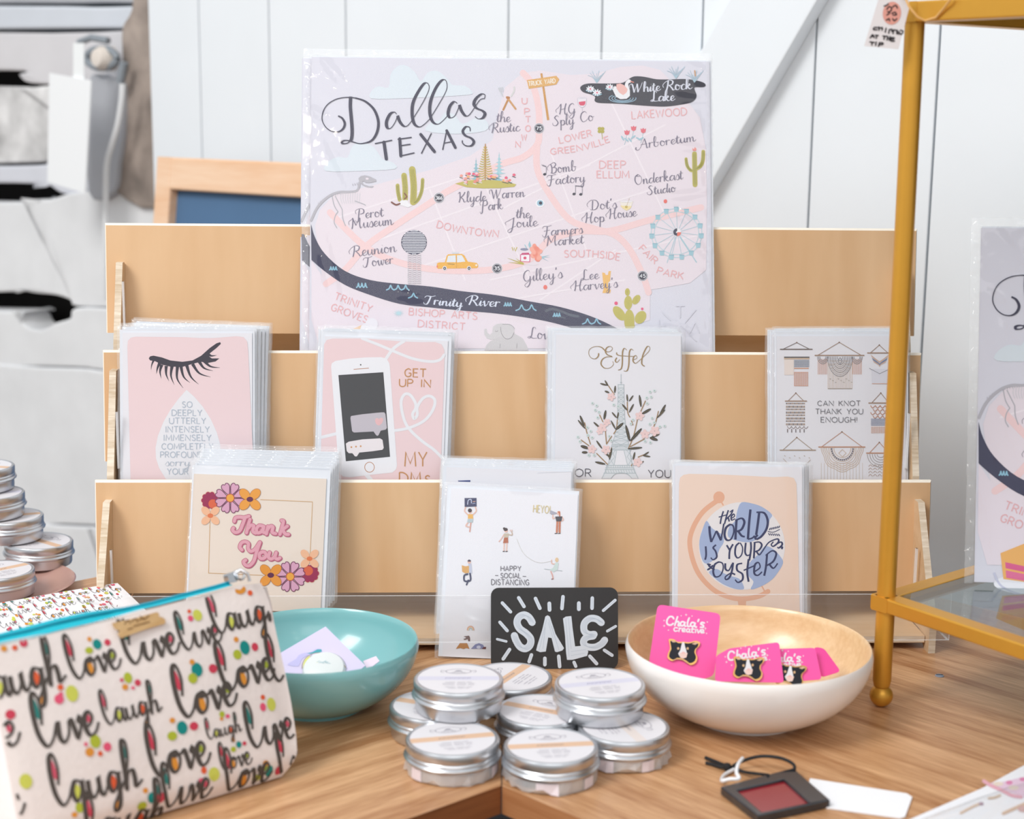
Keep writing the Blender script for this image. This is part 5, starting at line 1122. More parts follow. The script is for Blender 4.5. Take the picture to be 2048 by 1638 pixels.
# third copy, standing on the glass shelf of the gold unit
# ------------------------------------------------------------------ chalk sale sign, leaning on the acrylic lip
so = on_z(1110, 1338)
SL = math.radians(13)
S = Surf(so, RU, Vector((-RU.y, RU.x, 0))*math.sin(SL)+RZ*math.cos(SL))
r = root('sale_sign', 'small black chalk sign reading SALE, leaning on the clear rack lip', 'sign', S.M)
x0, y1 = S.px(982, 1176); x1, _ = S.px(1236, 1180)
mb = MB(); mb.rbox((x0, 0.0, -0.003), (x1, y1, 0.0), 0.006, seg=5); mb.build('panel', plain('black_chalkboard', '2C2B2C', 0.55, noise=0.25, scale=25), r)
a = Art(S, 860, 900, 400/1489)
CH, CH2 = 'DFE8F1', 'C3CFDC'
def brush(L, w):
    a.line(L, w, CH, 2, sm=6)
    P = smooth_path(L, 6)
    for o in (-.3, -.08, .16, .36):
        a.line([(x+o*w*.8, y+o*w*.3) for x, y in P], w*.05, CH2, 3, sm=0)
brush([(760,1283),(735,1245),(700,1228),(662,1245),(648,1285),(668,1330),(715,1365),(748,1405),(745,1450),(712,1478),(672,1465),(642,1420),(628,1382)], 54)
a.poly([(858,1240),(875,1230),(892,1240),(935,1370),(998,1475),(985,1492),(945,1505),(930,1500),(905,1400),(880,1395),(862,1500),(820,1505),(790,1492),(800,1450),(835,1340)], CH, 2)
for L in ([(868,1260),(812,1490)],[(885,1260),(960,1490)],[(880,1280),(915,1400)],[(858,1320),(840,1480)],[(905,1310),(945,1440)]): a.line(L, 3, CH2, 3, sm=0)
a.poly([(990,1255),(1010,1240),(1052,1236),(1062,1330),(1080,1462),(1150,1455),(1178,1500),(1170,1532),(1060,1562),(1020,1562),(1012,1500),(1005,1380)], CH, 2)
for L in ([(1010,1260),(1035,1540)],[(1030,1250),(1050,1480)],[(1050,1500),(1160,1485)],[(1050,1530),(1150,1512)]): a.line(L, 3, CH2, 3, sm=0)
brush([(1275,1285),(1240,1258),(1190,1255),(1150,1290),(1148,1345),(1180,1372),(1222,1372)], 52); brush([(1215,1385),(1165,1395),(1142,1430),(1165,1462),(1225,1468),(1275,1445),(1300,1415)], 52)
for L, w in (([(538,1138),(600,1205)],24),([(660,1100),(700,1165)],26),([(785,1105),(818,1178)],26),([(888,1142),(890,1190)],28),([(990,1092),(982,1180)],26),([(1108,1140),(1108,1185)],28),([(1208,1102),(1206,1178)],26),([(1378,1118),(1290,1195)],22),
             ([(520,1282),(575,1345)],24),([(500,1408),(568,1425)],18),([(545,1555),(592,1485)],26),([(1382,1312),(1320,1348)],20),([(1298,1490),(1355,1528)],24),([(1190,1535),(1240,1590)],26),([(755,1525),(738,1575)],26),([(855,1550),(855,1598)],26),([(958,1535),(965,1612)],26),([(1072,1580),(1085,1610)],24)):
    a.line(L, w, CH, 2, sm=0)
    a.line(L, 3, CH2, 3, sm=0)
a.build('chalk_lettering', r, 'white chalk lettering and rays')

# ------------------------------------------------------------------ bowls
def bowl_profile(R, H, base, th, flare=1.9, n=16):
    out = [(0, 0.0015), (base*.86, 0.0015), (base*.9, 0), (base, 0.0), (base+.0005, 0.0025)]
    for i in range(n+1):
        t = i/n; out.append((base+(R-base)*(1-(1-t)**flare), 0.0025+(H-0.0025)*t**1.25))
    inner = []
    for i in range(n+1):
        t = 1-i/n; inner.append((max(0.0001, (base+(R-base)*(1-(1-t)**flare))-th*(1.0+0.0*t)), 0.0025+th*1.2*(1-t)+(H-0.0025)*t**1.25))
    out[-1] = (R-th*.35, H-.0002)
    rim = [(R-th*.5, H+th*.18)]
    inner[0] = (R-th*.75, H-.0002)
    return out, rim, inner+[(0, inner[-1][1]-0.0005)]
def bowl(name, label, cpx, bottom_px, hw_px, base, th, m_out, m_in, flare=1.9):
    g = on_z(*bottom_px); c = Vector((g.x + (0), g.y+base*0.98, 0))
    rc = at_y(cpx[0], cpx[1], c.y); H = rc.z; c.x = rc.x
    R = hw_px/F_PX*((rc-CAM).dot(FWD))
    r = root(name, label, 'bowl', c)
    o, rim, inn = bowl_profile(R, H, base, th, flare)
    mb = MB(); mb.lathe(o+rim, 72, 0); mb.build('shell', m_out, r, smooth=True, angle=50)
    mb = MB(); mb.lathe(rim+inn, 72, 0); mb.build('lining', m_in, r, smooth=True, angle=50)
    return r, c, R, H
M_teal = plain('teal_melamine', '7FB6B8', 0.22, noise=0.02, scale=30, coat=0.3)
M_wbowl = plain('white_lacquer', 'EFEAE6', 0.28, coat=0.3)
M_bamboo = wood('bamboo_lining', 'D3AC7C', 'EBCFA6', 0.3, 40, (1, 7, 7), 0.3, 0.5, 0.6, coat=0.4)
tb, tc_, tR, tH = bowl('bowl', 'teal bowl holding a lilac card and badge, beside the patterned pouch', (634, 1279), (618, 1443), 204, 0.034, 0.0032, M_teal, M_teal, 2.0)
wb, wc_, wR, wH = bowl('bowl', 'white bowl with a bamboo inside, holding bright pink pin cards', (1497, 1286), (1500, 1471), 246, 0.040, 0.0034, M_wbowl, M_bamboo, 2.1)

# lilac card with a badge, in the teal bowl
def tilted(Opx, Y, lean, yaw, rot):
    O = at_y(Opx[0], Opx[1], Y)
    U = Vector((math.cos(math.radians(yaw)), math.sin(math.radians(yaw)), 0)); L = math.radians(lean)
    V = Vector((-U.y, U.x, 0))*math.sin(L)+RZ*math.cos(L)
    c, s_ = math.cos(math.radians(rot)), math.sin(math.radians(rot))
    return Surf(O, U*c+V*s_, V*c-U*s_)
def px_poly_card(name, S, pts, thick, mat, parent, rad=0.0):
    P = [S.px(*p) for p in pts]
    if rad:
        Q = []
        for i, p in enumerate(P):
            a_, b_ = Vector(P[i-1]), Vector(P[(i+1) % len(P)]); p = Vector(p)
            p1 = p+(a_-p).normalized()*rad; p2 = p+(b_-p).normalized()*rad
            for t in (0, .25, .5, .75, 1): Q.append(tuple(p1*(1-t)**2+p*2*t*(1-t)+p2*t*t))
        P = Q
    mb = MB(); mb.prism(P, -thick, 0)
    return mb.build(name, mat, parent)
S = tilted((640, 1345), tc_.y-0.012, 52, -6, 0)
r = root('badge_card', 'lilac backing card with a round yellow and white badge, in the teal bowl', 'badge card', S.M)
px_poly_card('card', S, [(651,1253),(731,1331),(700,1356),(560,1362),(540,1318)], 0.0008, plain('lilac_card', 'CFC6E2', 0.55), r)
a = Art(S, 520, 1190, 480/2048)
a.poly([(240,600),(250,580),(310,545),(330,515),(380,495),(430,490),(470,465),(510,460),(530,475),(520,500),(470,505),(400,520),(350,560),(330,610)], 'C9C4EC', 1, 2); a.poly([(400,500),(450,488),(490,465),(525,465),(528,485),(490,498),(430,503)], '4FA9B4', 2)
a.build('printed_design', r)
q = S.px(520+548*480/2048, 1190+640*480/2048); Rb = (S.px(520+735*480/2048, 1190+630*480/2048)[0]-S.px(520+362*480/2048, 1190+630*480/2048)[0])/2
mb = MB(); mb.lathe([(0, 0.0046), (Rb*.6, 0.0042), (Rb*.9, 0.003), (Rb, 0.0008), (Rb, 0)], 40, 0, Matrix.Translation((q[0], q[1], 0.0002)) @ Matrix.Scale(0.92, 4, (0, 1, 0))); bd = mb.build('badge', plain('white_badge', 'DADDDD', 0.3), r, smooth=True)
S_b = Surf(S.O, S.U, S.V, bulge=lambda u, v: max(0.0008, 0.0048-0.0030*(math.hypot(u-q[0], (v-q[1])/.92)/Rb)**2))
a = Art(S_b, 520, 1190, 480/2048)
a.poly([(372,600),(385,565),(410,540),(432,528),(425,570),(415,610),(410,640),(372,640)], 'DDDF78', 1); a.poly([(490,512),(540,515),(530,560),(505,600),(480,612),(490,560)], 'DFE17C', 1); a.poly([(450,520),(485,513),(480,560),(455,620),(430,635),(440,575)], 'E3E0EC', 1)
for k in range(6): a.line([(495+14*k,600+8*(k % 2)),(520+18*k,590+12*(k % 3))], 5, 'B9D3D8', 2, sm=0)
a.line([(362,640),(368,590),(395,545),(445,515),(510,508),(580,522),(660,560),(735,630)], 7, 'A3937E', 2)
a.build('badge_print', r)
S = tilted((735, 1340), tc_.y+0.004, 60, -10, 0)
r = root('badge_card', 'pale pink card mostly hidden under the lilac card in the teal bowl', 'badge card', S.M)
px_poly_card('card', S, [(726,1322),(752,1312),(759,1322),(735,1340)], 0.0007, plain('pale_pink_card', 'E3D3E3', 0.55), r)

# pink pin cards in the bamboo bowl
M_pink = plain('hot_pink_card', 'EF55A8', 0.5); M_pinline = plain('gold_pin_edge', 'C79A5C', 0.3, metal=0.7); M_enamel = plain('navy_black_enamel', '23262E', 0.25)
DOG = [(400,370),(420,365),(445,372),(460,385),(480,388),(510,386),(540,390),(565,388),(600,380),(632,392),(625,420),(605,440),(600,470),(612,500),(608,530),(590,552),(560,560),(540,545),(520,530),(490,518),(455,515),(430,530),(410,525),(390,505),(395,470),(408,440),(405,405)]
def pin_art(S, parent, cx=510, cy=462, k=1.0, rot=0, dx=0, dy=0, clipx=None):
    def T(p):
        x, y = (p[0]-510)*k, (p[1]-462)*k; c, s_ = math.cos(math.radians(rot)), math.sin(math.radians(rot))
        return (cx+x*c-y*s_, cy+x*s_+y*c)
    C = lambda p: S.px(1230+T(p)[0]*550/2048, 1180+T(p)[1]*550/2048)
    P = [C(p) for p in DOG]
    mb = MB(); mb.prism(smooth_path(P, 3, True), 0.0002, 0.0016); mb.build('enamel_pin', M_pinline, parent)
    a = Art(S, 1230, 1180, 550/2048, base=0.0017)
    inn = [(510+(x-510)*.9, 457+(y-457)*.86) for x, y in DOG]
    a.poly([T(p) for p in smooth_path(inn, 2, True)], '252830', 1)
    W_ = 'EDEFF3'
    a.poly([T(p) for p in ((500,390),(515,392),(520,420),(530,450),(535,480),(510,500),(480,495),(470,475),(485,450),(492,420))], W_, 2); a.poly([T(p) for p in ((478,470),(540,470),(530,505),(505,512),(485,505))], 'F3D9D0', 3)
    for x in (470, 540): a.ell(*T((x, 437)), 9*k, 10*k, 'D9B58A', 3, n=10)
    a.ell(*T((508,470)), 14*k, 9*k, 'F3C9C4', 4, n=10); a.poly([T(p) for p in ((415,378),(440,378),(455,390),(430,392))], 'D9B99A', 2); a.poly([T(p) for p in ((570,402),(600,390),(620,398),(595,410))], 'D9B99A', 2)
    a.line([T(p) for p in ((440,522),(460,515),(500,520),(525,535),(545,548))], 8*k, 'D6B082', 2)
    a.build('pin_enamel_design', parent)
def pin_logo(S, parent, x, y, k, rot, clip=None, sx=1.0):
    a = Art(S, 1230, 1180, 550/2048, clip=clip)
    WW = 'F6EEF5'; c, s_ = math.cos(math.radians(rot)), math.sin(math.radians(rot))
    def T(px_, py_): return (x+(px_*c*sx-py_*s_)*k, y+(px_*s_*sx+py_*c)*k)
    # upper bold script word, lower rounded word: drawn stroke by stroke
    for L in ([(48,14),(38,2),(18,4),(4,28),(8,52),(30,58),(46,46)], [(72,0),(64,30),(58,58)], [(62,40),(76,30),(84,38),(80,56),(92,58)], [(124,34),(104,30),(94,46),(106,58),(120,46),(124,32),(122,54),(132,58)], [(150,2),(142,30),(144,56),(156,58)], [(192,34),(172,30),(162,46),(174,58),(188,46),(192,32),(190,54),(202,58)], [(214,8),(210,20)], [(252,28),(236,26),(230,36),(246,44),(248,56),(230,58)]):
        a.line([T(*p) for p in L], 11.5*k, WW, 1)
    for L in ([(78,74),(62,72),(54,84),(62,96),(78,92)], [(90,72),(88,96)], [(89,80),(102,73)], [(112,86),(128,82),(122,72),(110,78),(112,94),(130,94)], [(158,76),(144,74),(138,86),(146,96),(158,86),(158,74),(158,94),(166,96)], [(178,64),(174,92),(186,96)], [(170,74),(190,74)], [(200,74),(198,96)], [(210,74),(218,96),(230,74)], [(236,86),(252,82),(246,72),(234,78),(236,94),(256,92)]):
        a.line([T(*p) for p in L], 8.5*k, WW, 1)
    a.ell(*T(200,62), 5*k, 5*k, WW, 1, n=8)
    for px_, py_, s_2 in ((-15,30,6),(-12,66,10),(18,92,6),(128,-18,10),(96,-10,5),(168,-12,5),(272,20,6),(262,64,12),(272,96,6)):
        p = T(px_, py_); a.poly([(p[0]-s_2*k,p[1]),(p[0]-2*k,p[1]-2*k),(p[0],p[1]-s_2*k),(p[0]+2*k,p[1]-2*k),(p[0]+s_2*k,p[1]),(p[0]+2*k,p[1]+2*k),(p[0],p[1]+s_2*k),(p[0]-2*k,p[1]+2*k)], WW, 1)
    if a.f: a.build('printed_lettering', parent)
def crop(p): return (1230+p[0]*550/2048, 1180+p[1]*550/2048)
G = 'pink pin cards in the bamboo bowl'
S1 = tilted(crop((500, 500)), wc_.y+0.006, 24, -4, 0)
r = root('pin_card', 'tallest pink card with a black and white dog face pin', 'pin card', S1.M, G)
px_poly_card('card', S1, [crop(p) for p in ((318,106),(788,176),(738,640),(560,690),(250,560))], 0.0007, M_pink, r, 0.004)
pin_logo(S1, r, 385, 195, 1.12, 4); pin_art(S1, r)
S2_ = tilted(crop((1000, 560)), wc_.y-0.016, 30, 4, 0)
r = root('pin_card', 'middle pink pin card, its corner clipped, between its two neighbours', 'pin card', S2_.M, G)
px_poly_card('card', S2_, [crop(p) for p in ((850,435),(1222,388),(1258,690),(745,680),(752,490))], 0.0007, M_pink, r, 0.0025)
pin_logo(S2_, r, 832, 462, 1.12, -9); pin_art(S2_, r, 993, 588, 0.98, -3)
S3_ = tilted(crop((1350, 560)), wc_.y-0.010, 36, 8, 0)
r = root('pin_card', 'low pink pin card tucked under the edge of the middle one', 'pin card', S3_.M, G)
px_poly_card('card', S3_, [crop(p) for p in ((1180,440),(1490,430),(1540,665),(1200,690))], 0.0007, M_pink, r, 0.0025)
cu = S3_.px(*crop((1240, 500)))[0]
pin_logo(S3_, r, 1108, 470, 1.08, 0, clip=None); pin_art(S3_, r, 1300, 640, 0.98, 4)
S4_ = tilted(crop((1560, 520)), wc_.y+0.000, 40, 14, 0)
r = root('pin_card', 'blank looking pink card rearmost against the bamboo wall of the bowl', 'pin card', S4_.M, G)
px_poly_card('card', S4_, [crop(p) for p in ((1480,424),(1555,432),(1682,606),(1540,650),(1500,600))], 0.0007, plain('deep_pink_card', 'E64A9E', 0.5), r, 0.003)

# ------------------------------------------------------------------ salve tins
TR_, THT = 0.0318, 0.0215
def tin_prof_base(): return [(0, 0.0), (.0280, 0.0), (.0294, .0008), (.0298, .002), (.0298, .0086), (.0306, .0092), (.0320, .0100), (.0322, .0108), (.0317, .0116), (.0308, .0120), (.0304, .0126), (.0304, .0130)]
def tin_prof_lid(): return [(.0304, .0124), (.0309, .0127), (.0311, .0134), (.0308, .0141), (.0303, .0146), (.0304, .0152), (.0308, .0158), (.0308, .0205), (.0303, .0213), (.0294, .02165), (.0286, .02140), (.0283, .02120), (0, .02120)]
M_shrink = film('torn_clear_wrap', 0.08, 0.30, 0.9, 220)
def tin_proto(band, kind):
    t = root('salve_tin', 'tin', 'tin', Vector((0, 0, 0)))
    mb = MB(); mb.lathe(tin_prof_base(), 64); mb.build('tin_base', M_tin, t, smooth=True, angle=35)
    mb = MB(); mb.lathe(tin_prof_lid(), 64); mb.build('lid', M_tin, t, smooth=True, angle=35)
    S_ = Surf((0, 0, 0), (1, 0, 0), (0, 1, 0))
    a = Art(S_, 0, 0, 0.001, px=False, base=0.02124)
    a.ell(0, 0, 28.0, 28.0, 'EDEAEC', 0.5, n=48)
    def chord(y): return math.sqrt(max(0, 27.9**2-y*y))
    bt, bb_ = 4.5, -3.0
    a.poly([(-chord(bt),bt),(-chord((bt+bb_)/2),(bt+bb_)/2),(-chord(bb_),bb_),(chord(bb_),bb_),(chord((bt+bb_)/2),(bt+bb_)/2),(chord(bt),bt)], band, 1)
    ik = '8C8790'
    for k in range(12): a.line([(-9+1.5*k,-.2+.5*(k % 2)),(-8.2+1.5*k,1.8)], .55, ik if band != 'DFDDEA' else '8F8CB0', 2, sm=0)
    # oval emblem with a little plant
    a.line([(8.5*math.cos(j*.393)*(1+.06*(j % 2)), 14+4.6*math.sin(j*.393)) for j in range(16)], .5, 'A9A5AE', 2, closed=True, sm=3)
    a.line([(-8,14),(-11.5,16),(-12,13),(-10,12)], .5, 'A9A5AE', 2); a.line([(8,14),(11.5,16),(12,13),(10,12)], .5, 'A9A5AE', 2); a.ell(0, 15, 2.2, 1.2, 'A9A5AE', 2, n=10); a.line([(-3,12.5),(0,16),(3,12.5)], .5, 'A9A5AE', 2); a.line([(-5,11.8),(5,11.8)], .7, 'A9A5AE', 2, sm=0)
    for j, (y, x_) in enumerate(((-7,9),(-9.5,11),(-12,10.5),(-16,9),(-18.5,7))):
        a.line([(-x_,y),(-x_*.25,y)], .7, 'B9B5BD', 2, sm=0); a.line([(-x_*.1,y),(x_*.5,y)], .7, 'B9B5BD', 2, sm=0); a.line([(x_*.6,y),(x_,y)], .7, 'B9B5BD', 2, sm=0)
    a.build('lid_label', t)
    if kind:
        R = random.Random(kind); n = 40; V = []; Fc = []; mi = []
        lo = [0.0006+(0.0 if R.random() < .7 else R.uniform(0, .0035)) for k in range(n)]
        for k in range(n):
            th = 2*math.pi*k/n; rr = .0301+R.uniform(0, .0006); fl = R.uniform(0, .0022) if R.random() < .35 else 0
            V += [((rr+fl)*math.cos(th), (rr+fl)*math.sin(th), lo[k]), (rr*math.cos(th), rr*math.sin(th), .0088-R.uniform(0, .0012))]
        for k in range(n):
            Fc.append((2*k, 2*((k+1) % n), 2*((k+1) % n)+1, 2*k+1)); mi.append(1 if (k+kind*3) % 20 in (2, 3, 4, 9, 10) else 0)
        mesh_obj('torn_wrap', V, Fc, [M_shrink, plain('pale_print_wrap', 'E5D9DE', 0.5)], mi, t)
    return t
def tin_at(name, px, label, zlev, rot, band='EAC4A4', kind=0, group='salve tins in the middle pile', tilt=(0, 0)):
    """px: middle of the lid"""
    c = on_z(px[0], px[1], zlev+0.0213)
    t = tin_proto(band, kind); t['label'] = label; t['group'] = group
    t.matrix_world = Matrix.Translation((c.x, c.y, zlev)) @ Matrix.Rotation(math.radians(tilt[0]), 4, 'X') @ Matrix.Rotation(math.radians(tilt[1]), 4, 'Y') @ Matrix.Rotation(math.radians(rot), 4, 'Z')
    return t
LV = 'DFDDEA'; HT = 0.0217
tin_at('t', (1102,1491), 'front tin of the middle pile, nearest the table corner, with a peach banded lid', 0.0002, 8, kind=5)
tin_at('t', (905,1476), 'front tin at the pouch side of the middle pile, printed wrap round its base', 0.0002, 14, kind=9)
tin_at('t', (1248,1452), 'tin at the bamboo bowl side of the pile, torn clear wrap hanging at its base', 0.0002, -70, 'EFE3DC', kind=3)
tin_at('t', (868,1410), 'dull low tin at the back of the pile by the teal bowl', 0.0002, -20)
tin_at('t', (1082,1420), 'low tin in the middle of the pile, between the two raised tins', 0.0002, -25)
tin_at('t', (1020,1353), 'rear tin of the pile, right in front of the chalk sign', 0.0002, 62)
tin_at('t', (917,1357), 'raised tin on top of the pile near the teal bowl, pale lilac band', 0.0002+HT, 2, LV)
tin_at('t', (1200,1366), 'raised tin on top of the pile near the bamboo bowl, pale lilac band', 0.0002+HT, 16, LV)

# rose plate with a stepped stack of tins
pc = on_z(-8, 1168, 0.008)
r = root('plate', 'dusty rose plate under the stepped stack of tins', 'plate', Vector((pc.x, pc.y, 0)))
PR = 155/F_PX*((pc-CAM).dot(FWD))
mb = MB(); mb.lathe([(0, 0.001), (.034, 0.001), (.036, 0), (.038, 0), (.039, .002), (PR*.78, .004), (PR*.97, .0088), (PR, .0100), (PR*.985, .0108), (PR*.95, .0098), (PR*.78, .0062), (.038, .0045), (0, .0045)], 64)
mb.build('dish', plain('rose_glaze', 'C0998F', 0.22, noise=0.05, scale=30, coat=0.4), r, smooth=True, angle=60)
G2 = 'salve tins on the rose plate'; z0 = 0.0062
tin_at('t', (76,1081), 'lowest tin of the stepped stack, jutting out over the rim of the rose plate', z0+.002, -35, group=G2, tilt=(0, 2))
tin_at('t', (18,1031), 'second tin up in the stepped stack on the rose plate', z0+HT+.003, 20, group=G2)
tin_at('t', (-20,985), 'third tin up in the stepped stack on the rose plate', z0+2*HT+.0035, 10, LV, group=G2)
tin_at('t', (-40,932), 'topmost tin of the stepped stack on the rose plate', z0+3*HT+.004, -10, group=G2)
tin_at('t', (-4,1140), 'front tin on the rose plate, apart from the stepped stack', z0, 45, group=G2)

# ------------------------------------------------------------------ gold shelf unit
P0 = Vector((0.2722, 1.1107, 0)); P1 = Vector((0.2690, 1.1097, 0.4878)); PRr = 0.0067
zs = 0.0840; zt = 0.4885
fr = Vector((0.575, -0.818, 0)).normalized(); bk = Vector((0.77, 0.64, 0)).normalized()
r = root('gold_shelf_unit', 'gold framed shelf unit with a glass shelf, its ball foot beside the bamboo bowl', 'shelf unit', Vector((P0.x, P0.y, 0)))
rel = lambda v: Vector(v)-Vector((P0.x, P0.y, 0))
LF_, LB_ = 0.36, 0.30
def post(b0_, t0_):
    mb = MB(); d_ = (t0_-b0_)
    at = lambda z: b0_+d_*(z/t0_.z)
    mb.tube([rel(at(z)) for z in (.0150, .0158, .020, .0730, .0744)], [PRr*.55, PRr*.86, PRr, PRr, PRr*.8], 28)
    mb.tube([rel(at(z)) for z in (.0835, .4870)], PRr, 28)
    mb.build('post', M_gold, r, smooth=True, angle=40)
    mb = MB(); R_ = .0085
    mb.lathe([(R_*math.sin(math.pi*k/14), R_-R_*math.cos(math.pi*k/14)) for k in range(15)], 28, 0, Matrix.Translation(rel(b0_))); mb.build('ball_foot', M_gold, r, smooth=True)
for off in (Vector((0, 0, 0)), fr*LF_, bk*LB_, fr*LF_+bk*LB_): post(P0+off, P1+off)
def rail(p, q_, z0_, z1_, w_, name='rail'):
    d_ = (q_-p).normalized(); n_ = Vector((-d_.y, d_.x, 0)); L_ = (q_-p).length
    Mx = Matrix(((d_.x, n_.x, 0, p.x-P0.x), (d_.y, n_.y, 0, p.y-P0.y), (0, 0, 1, 0), (0, 0, 0, 1)))
    mb = MB(); mb.rbox((-.008, -w_, z0_), (L_+.008, w_, z1_), .0012, 0, Mx, 2, axis=0); return mb.build(name, M_gold, r)
cs = lambda z: P0+(P1-P0)*(z/P1.z)
def frame_at(z0_, z1_, c, w_):
    A_, B_, C_, D_ = c, c+fr*LF_, c+fr*LF_+bk*LB_, c+bk*LB_
    for p, q_ in ((A_, B_), (D_, C_), (A_, D_), (B_, C_)): rail(p, q_, z0_, z1_, w_)
c = cs(0.08); c.z = 0; frame_at(0.0738, 0.0846, c, 0.0072)
ct = P1.copy(); ct.z = 0; frame_at(0.4870, 0.5005, ct, 0.0072)
M_glass = film('shelf_glass', 0.01, 0.0, 0.0, tint=(0.70, 0.78, 0.80, 1), ior=2.6)
def glass(z, c):
    A_ = [c+fr*.0065+bk*.0065, c+fr*(LF_-.0065)+bk*.0065, c+fr*(LF_-.0065)+bk*(LB_-.0065), c+fr*.0065+bk*(LB_-.0065)]
    mb = MB(); mb.prism([tuple(rel(p))[:2] for p in A_], z, z+.004, 0, None, 1); mb.build('glass_shelf', [M_glass, plain('glass_edge', '4E6C68', 0.2)], r)
glass(0.0800, c); glass(0.4955, ct)
# third city print leaning on the glass shelf
ob = at_y(1940, 1176, 1.137); ob.z = 0.0848
yw = math.radians(-3); U = Vector((math.cos(yw), math.sin(yw), 0)); L = math.radians(11)
V = Vector((-U.y, U.x, 0))*math.sin(L)+RZ*math.cos(L)
m3 = copy_tree(mp); m3['label'] = 'city map print standing on the glass shelf of the gold unit'
for ch in m3.children: pass
k3 = (0.0, 0.0)
m3.matrix_world = Matrix(((U.x, V.x, U.cross(V).x, ob.x), (U.y, V.y, U.cross(V).y, ob.y), (U.z, V.z, U.cross(V).z, ob.z), (0, 0, 0, 1))) @ Matrix.Translation((-sx0-.0045, 0.0015, .002))
# hang tag with handwriting
S = tilted((1765, 60), P1.y-0.012, 0, -8, 0)
r2 = root('price_tag', 'handwritten paper tag with a pink price dot, tied to the gold frame', 'tag', S.M)
tp = lambda p: (1700+p[0]*348/1296, p[1]*348/1296)
px_poly_card('paper', S, [tp(p) for p in ((210,0),(215,-20),(440,-20),(440,60),(362,367),(105,343))], 0.0006, plain('tag_paper', 'D9D4D6', 0.7), r2)
a = Art(S, 1700, 0, 348/1296); HB = '2A2326'
a.ell(312, 98, 68, 86, 'E2A091', 1, 8); 
for L in ([(275,70),(290,50),(310,62),(300,85),(280,88)],[(318,52),(340,40),(352,60)],[(275,112),(295,98)],[(312,100),(335,92),(345,110),(320,112)],[(272,150),(290,140),(295,155)],[(318,140),(330,155),(348,140)],[(255,45),(268,42),(285,30)]): a.line(L, 11, HB, 2)
for L in ([(205,205),(180,205),(175,220),(200,222)],[(215,212),(240,205),(238,225)],[(215,200),(215,225)],[(268,210),(262,240)],[(292,222),(288,248)],[(290,222),(312,218),(310,235)],[(325,222),(320,250)],[(325,222),(345,225)],[(352,225),(348,250),(375,250)],[(352,238),(368,238)],[(375,225),(395,232),(385,255),(368,250)],
          [(150,282),(168,258),(180,280)],[(158,272),(178,270)],[(188,262),(210,264)],[(200,264),(195,285)],[(245,268),(272,270)],[(258,270),(252,292)],[(280,270),(275,298)],[(298,272),(292,300)],[(278,285),(296,285)],[(330,282),(308,280),(305,305),(330,305)],[(308,292),(325,292)],
          [(148,312),(180,316)],[(165,315),(162,335)],[(195,312),(190,338)],[(218,318),(212,345)],[(218,318),(245,320),(240,332),(218,332)]): a.line(L, 10, HB, 2, sm=3)
a.build('handwriting', r2)
mb = MB(); zz = lambda x, y, Y: at_y(1700+x*348/1296, y*348/1296, Y)
fy = 1.092
pts = [zz(380, -30, P1.y-.012), zz(410, -20, fy), zz(440, 50, fy-.003), zz(500, 125, fy-.004), zz(560, 155, fy-.004), zz(640, 130, fy-.008), zz(700, 60, fy-.014), zz(745, 0, fy-.02), zz(760, -30, fy-.02)]
Mi = S.M.inverted()
mb.tube([Mi @ Vector(p) for p in pts], 0.0008, 6); mb.build('string', plain('gold_string', 'D8A867', 0.6), r2, smooth=True)
# ------------------------------------------------------------------ patterned zip pouch in front
B0 = Vector((-0.137, 0.970, 0.004)); BU = Vector((0.766, 0.643, 0)); LB = math.radians(20)
BV = Vector((-0.643, 0.766, 0))*math.sin(LB)+RZ*math.cos(LB)
PW, PH = 0.183, 0.1215
def bulge(u, v):
    a_ = min(1, max(0, (u+PW)/PW)); b_ = min(1, max(0, v/PH))
    edge = (4*a_*(1-a_))**0.5
    return 0.0065*edge*(math.sin(math.pi*min(1, b_*0.9+.1)))**0.8 - 0.0015*math.sin(u*70+v*30)*edge*b_ - 0.010*max(0, 1-v/0.014)**2*0.9
BS_ = Surf(B0, BU, BV, bulge)
K = 620/1999
def bp(x, y): return BS_.px(x*K, 1130+y*K)
# outline of the front panel in the panel's own units
top = [bp(-150,535), bp(0,500), bp(300,440), bp(600,372), bp(900,300), bp(1200,225), bp(1450,155), bp(1560,128), bp(1650,122)]
rightp = [bp(1690,150), bp(1740,260), bp(1790,480), bp(1840,700), bp(1880,900), bp(1910,1100), bp(1918,1220), bp(1900,1290), bp(1850,1335)]
def edge_x(v):      # right edge of the panel at height v
    P = sorted([(q[1], q[0]) for q in rightp+[top[-1]]])
    return np.interp(v, [p[0] for p in P], [p[1] for p in P])
def top_y(u):
    P = sorted([(q[0], q[1]) for q in top])
    return np.interp(u, [p[0] for p in P], [p[1] for p in P])
UL = -PW
M_cloth = plain('cream_canvas', 'E9DEDA', 0.85, noise=0.04, scale=300, bump=0.25)
M_cloth2 = plain('white_canvas', 'F1EFF2', 0.85, noise=0.04, scale=300, bump=0.2)
M_zip = plain('turquoise_zip_tape', '12B3C6', 0.7, noise=0.08, scale=400, bump=0.3)
pouch = root('zip_pouch', 'cream zip pouch printed with live, laugh and love, turquoise zip along its top', 'pouch', BS_.M)
def panel(name, mat, thick_back, parent, nu=36, nv=26, flip=False, zoff=0.0, rows=None):
    V = []; Fc = []
    for j in range(nv+1):
        for i in range(nu+1):
            s_, t_ = i/nu, j/nv
            v = t_*PH
            ur = edge_x(v)
            u = UL+(ur-UL)*s_
            v2 = t_*top_y(u)
            V.append((u, v2, bulge(u, v2)+zoff))
    for j in range(nv):
        for i in range(nu): Fc.append((j*(nu+1)+i, j*(nu+1)+i+1, (j+1)*(nu+1)+i+1, (j+1)*(nu+1)+i))
    return V, Fc
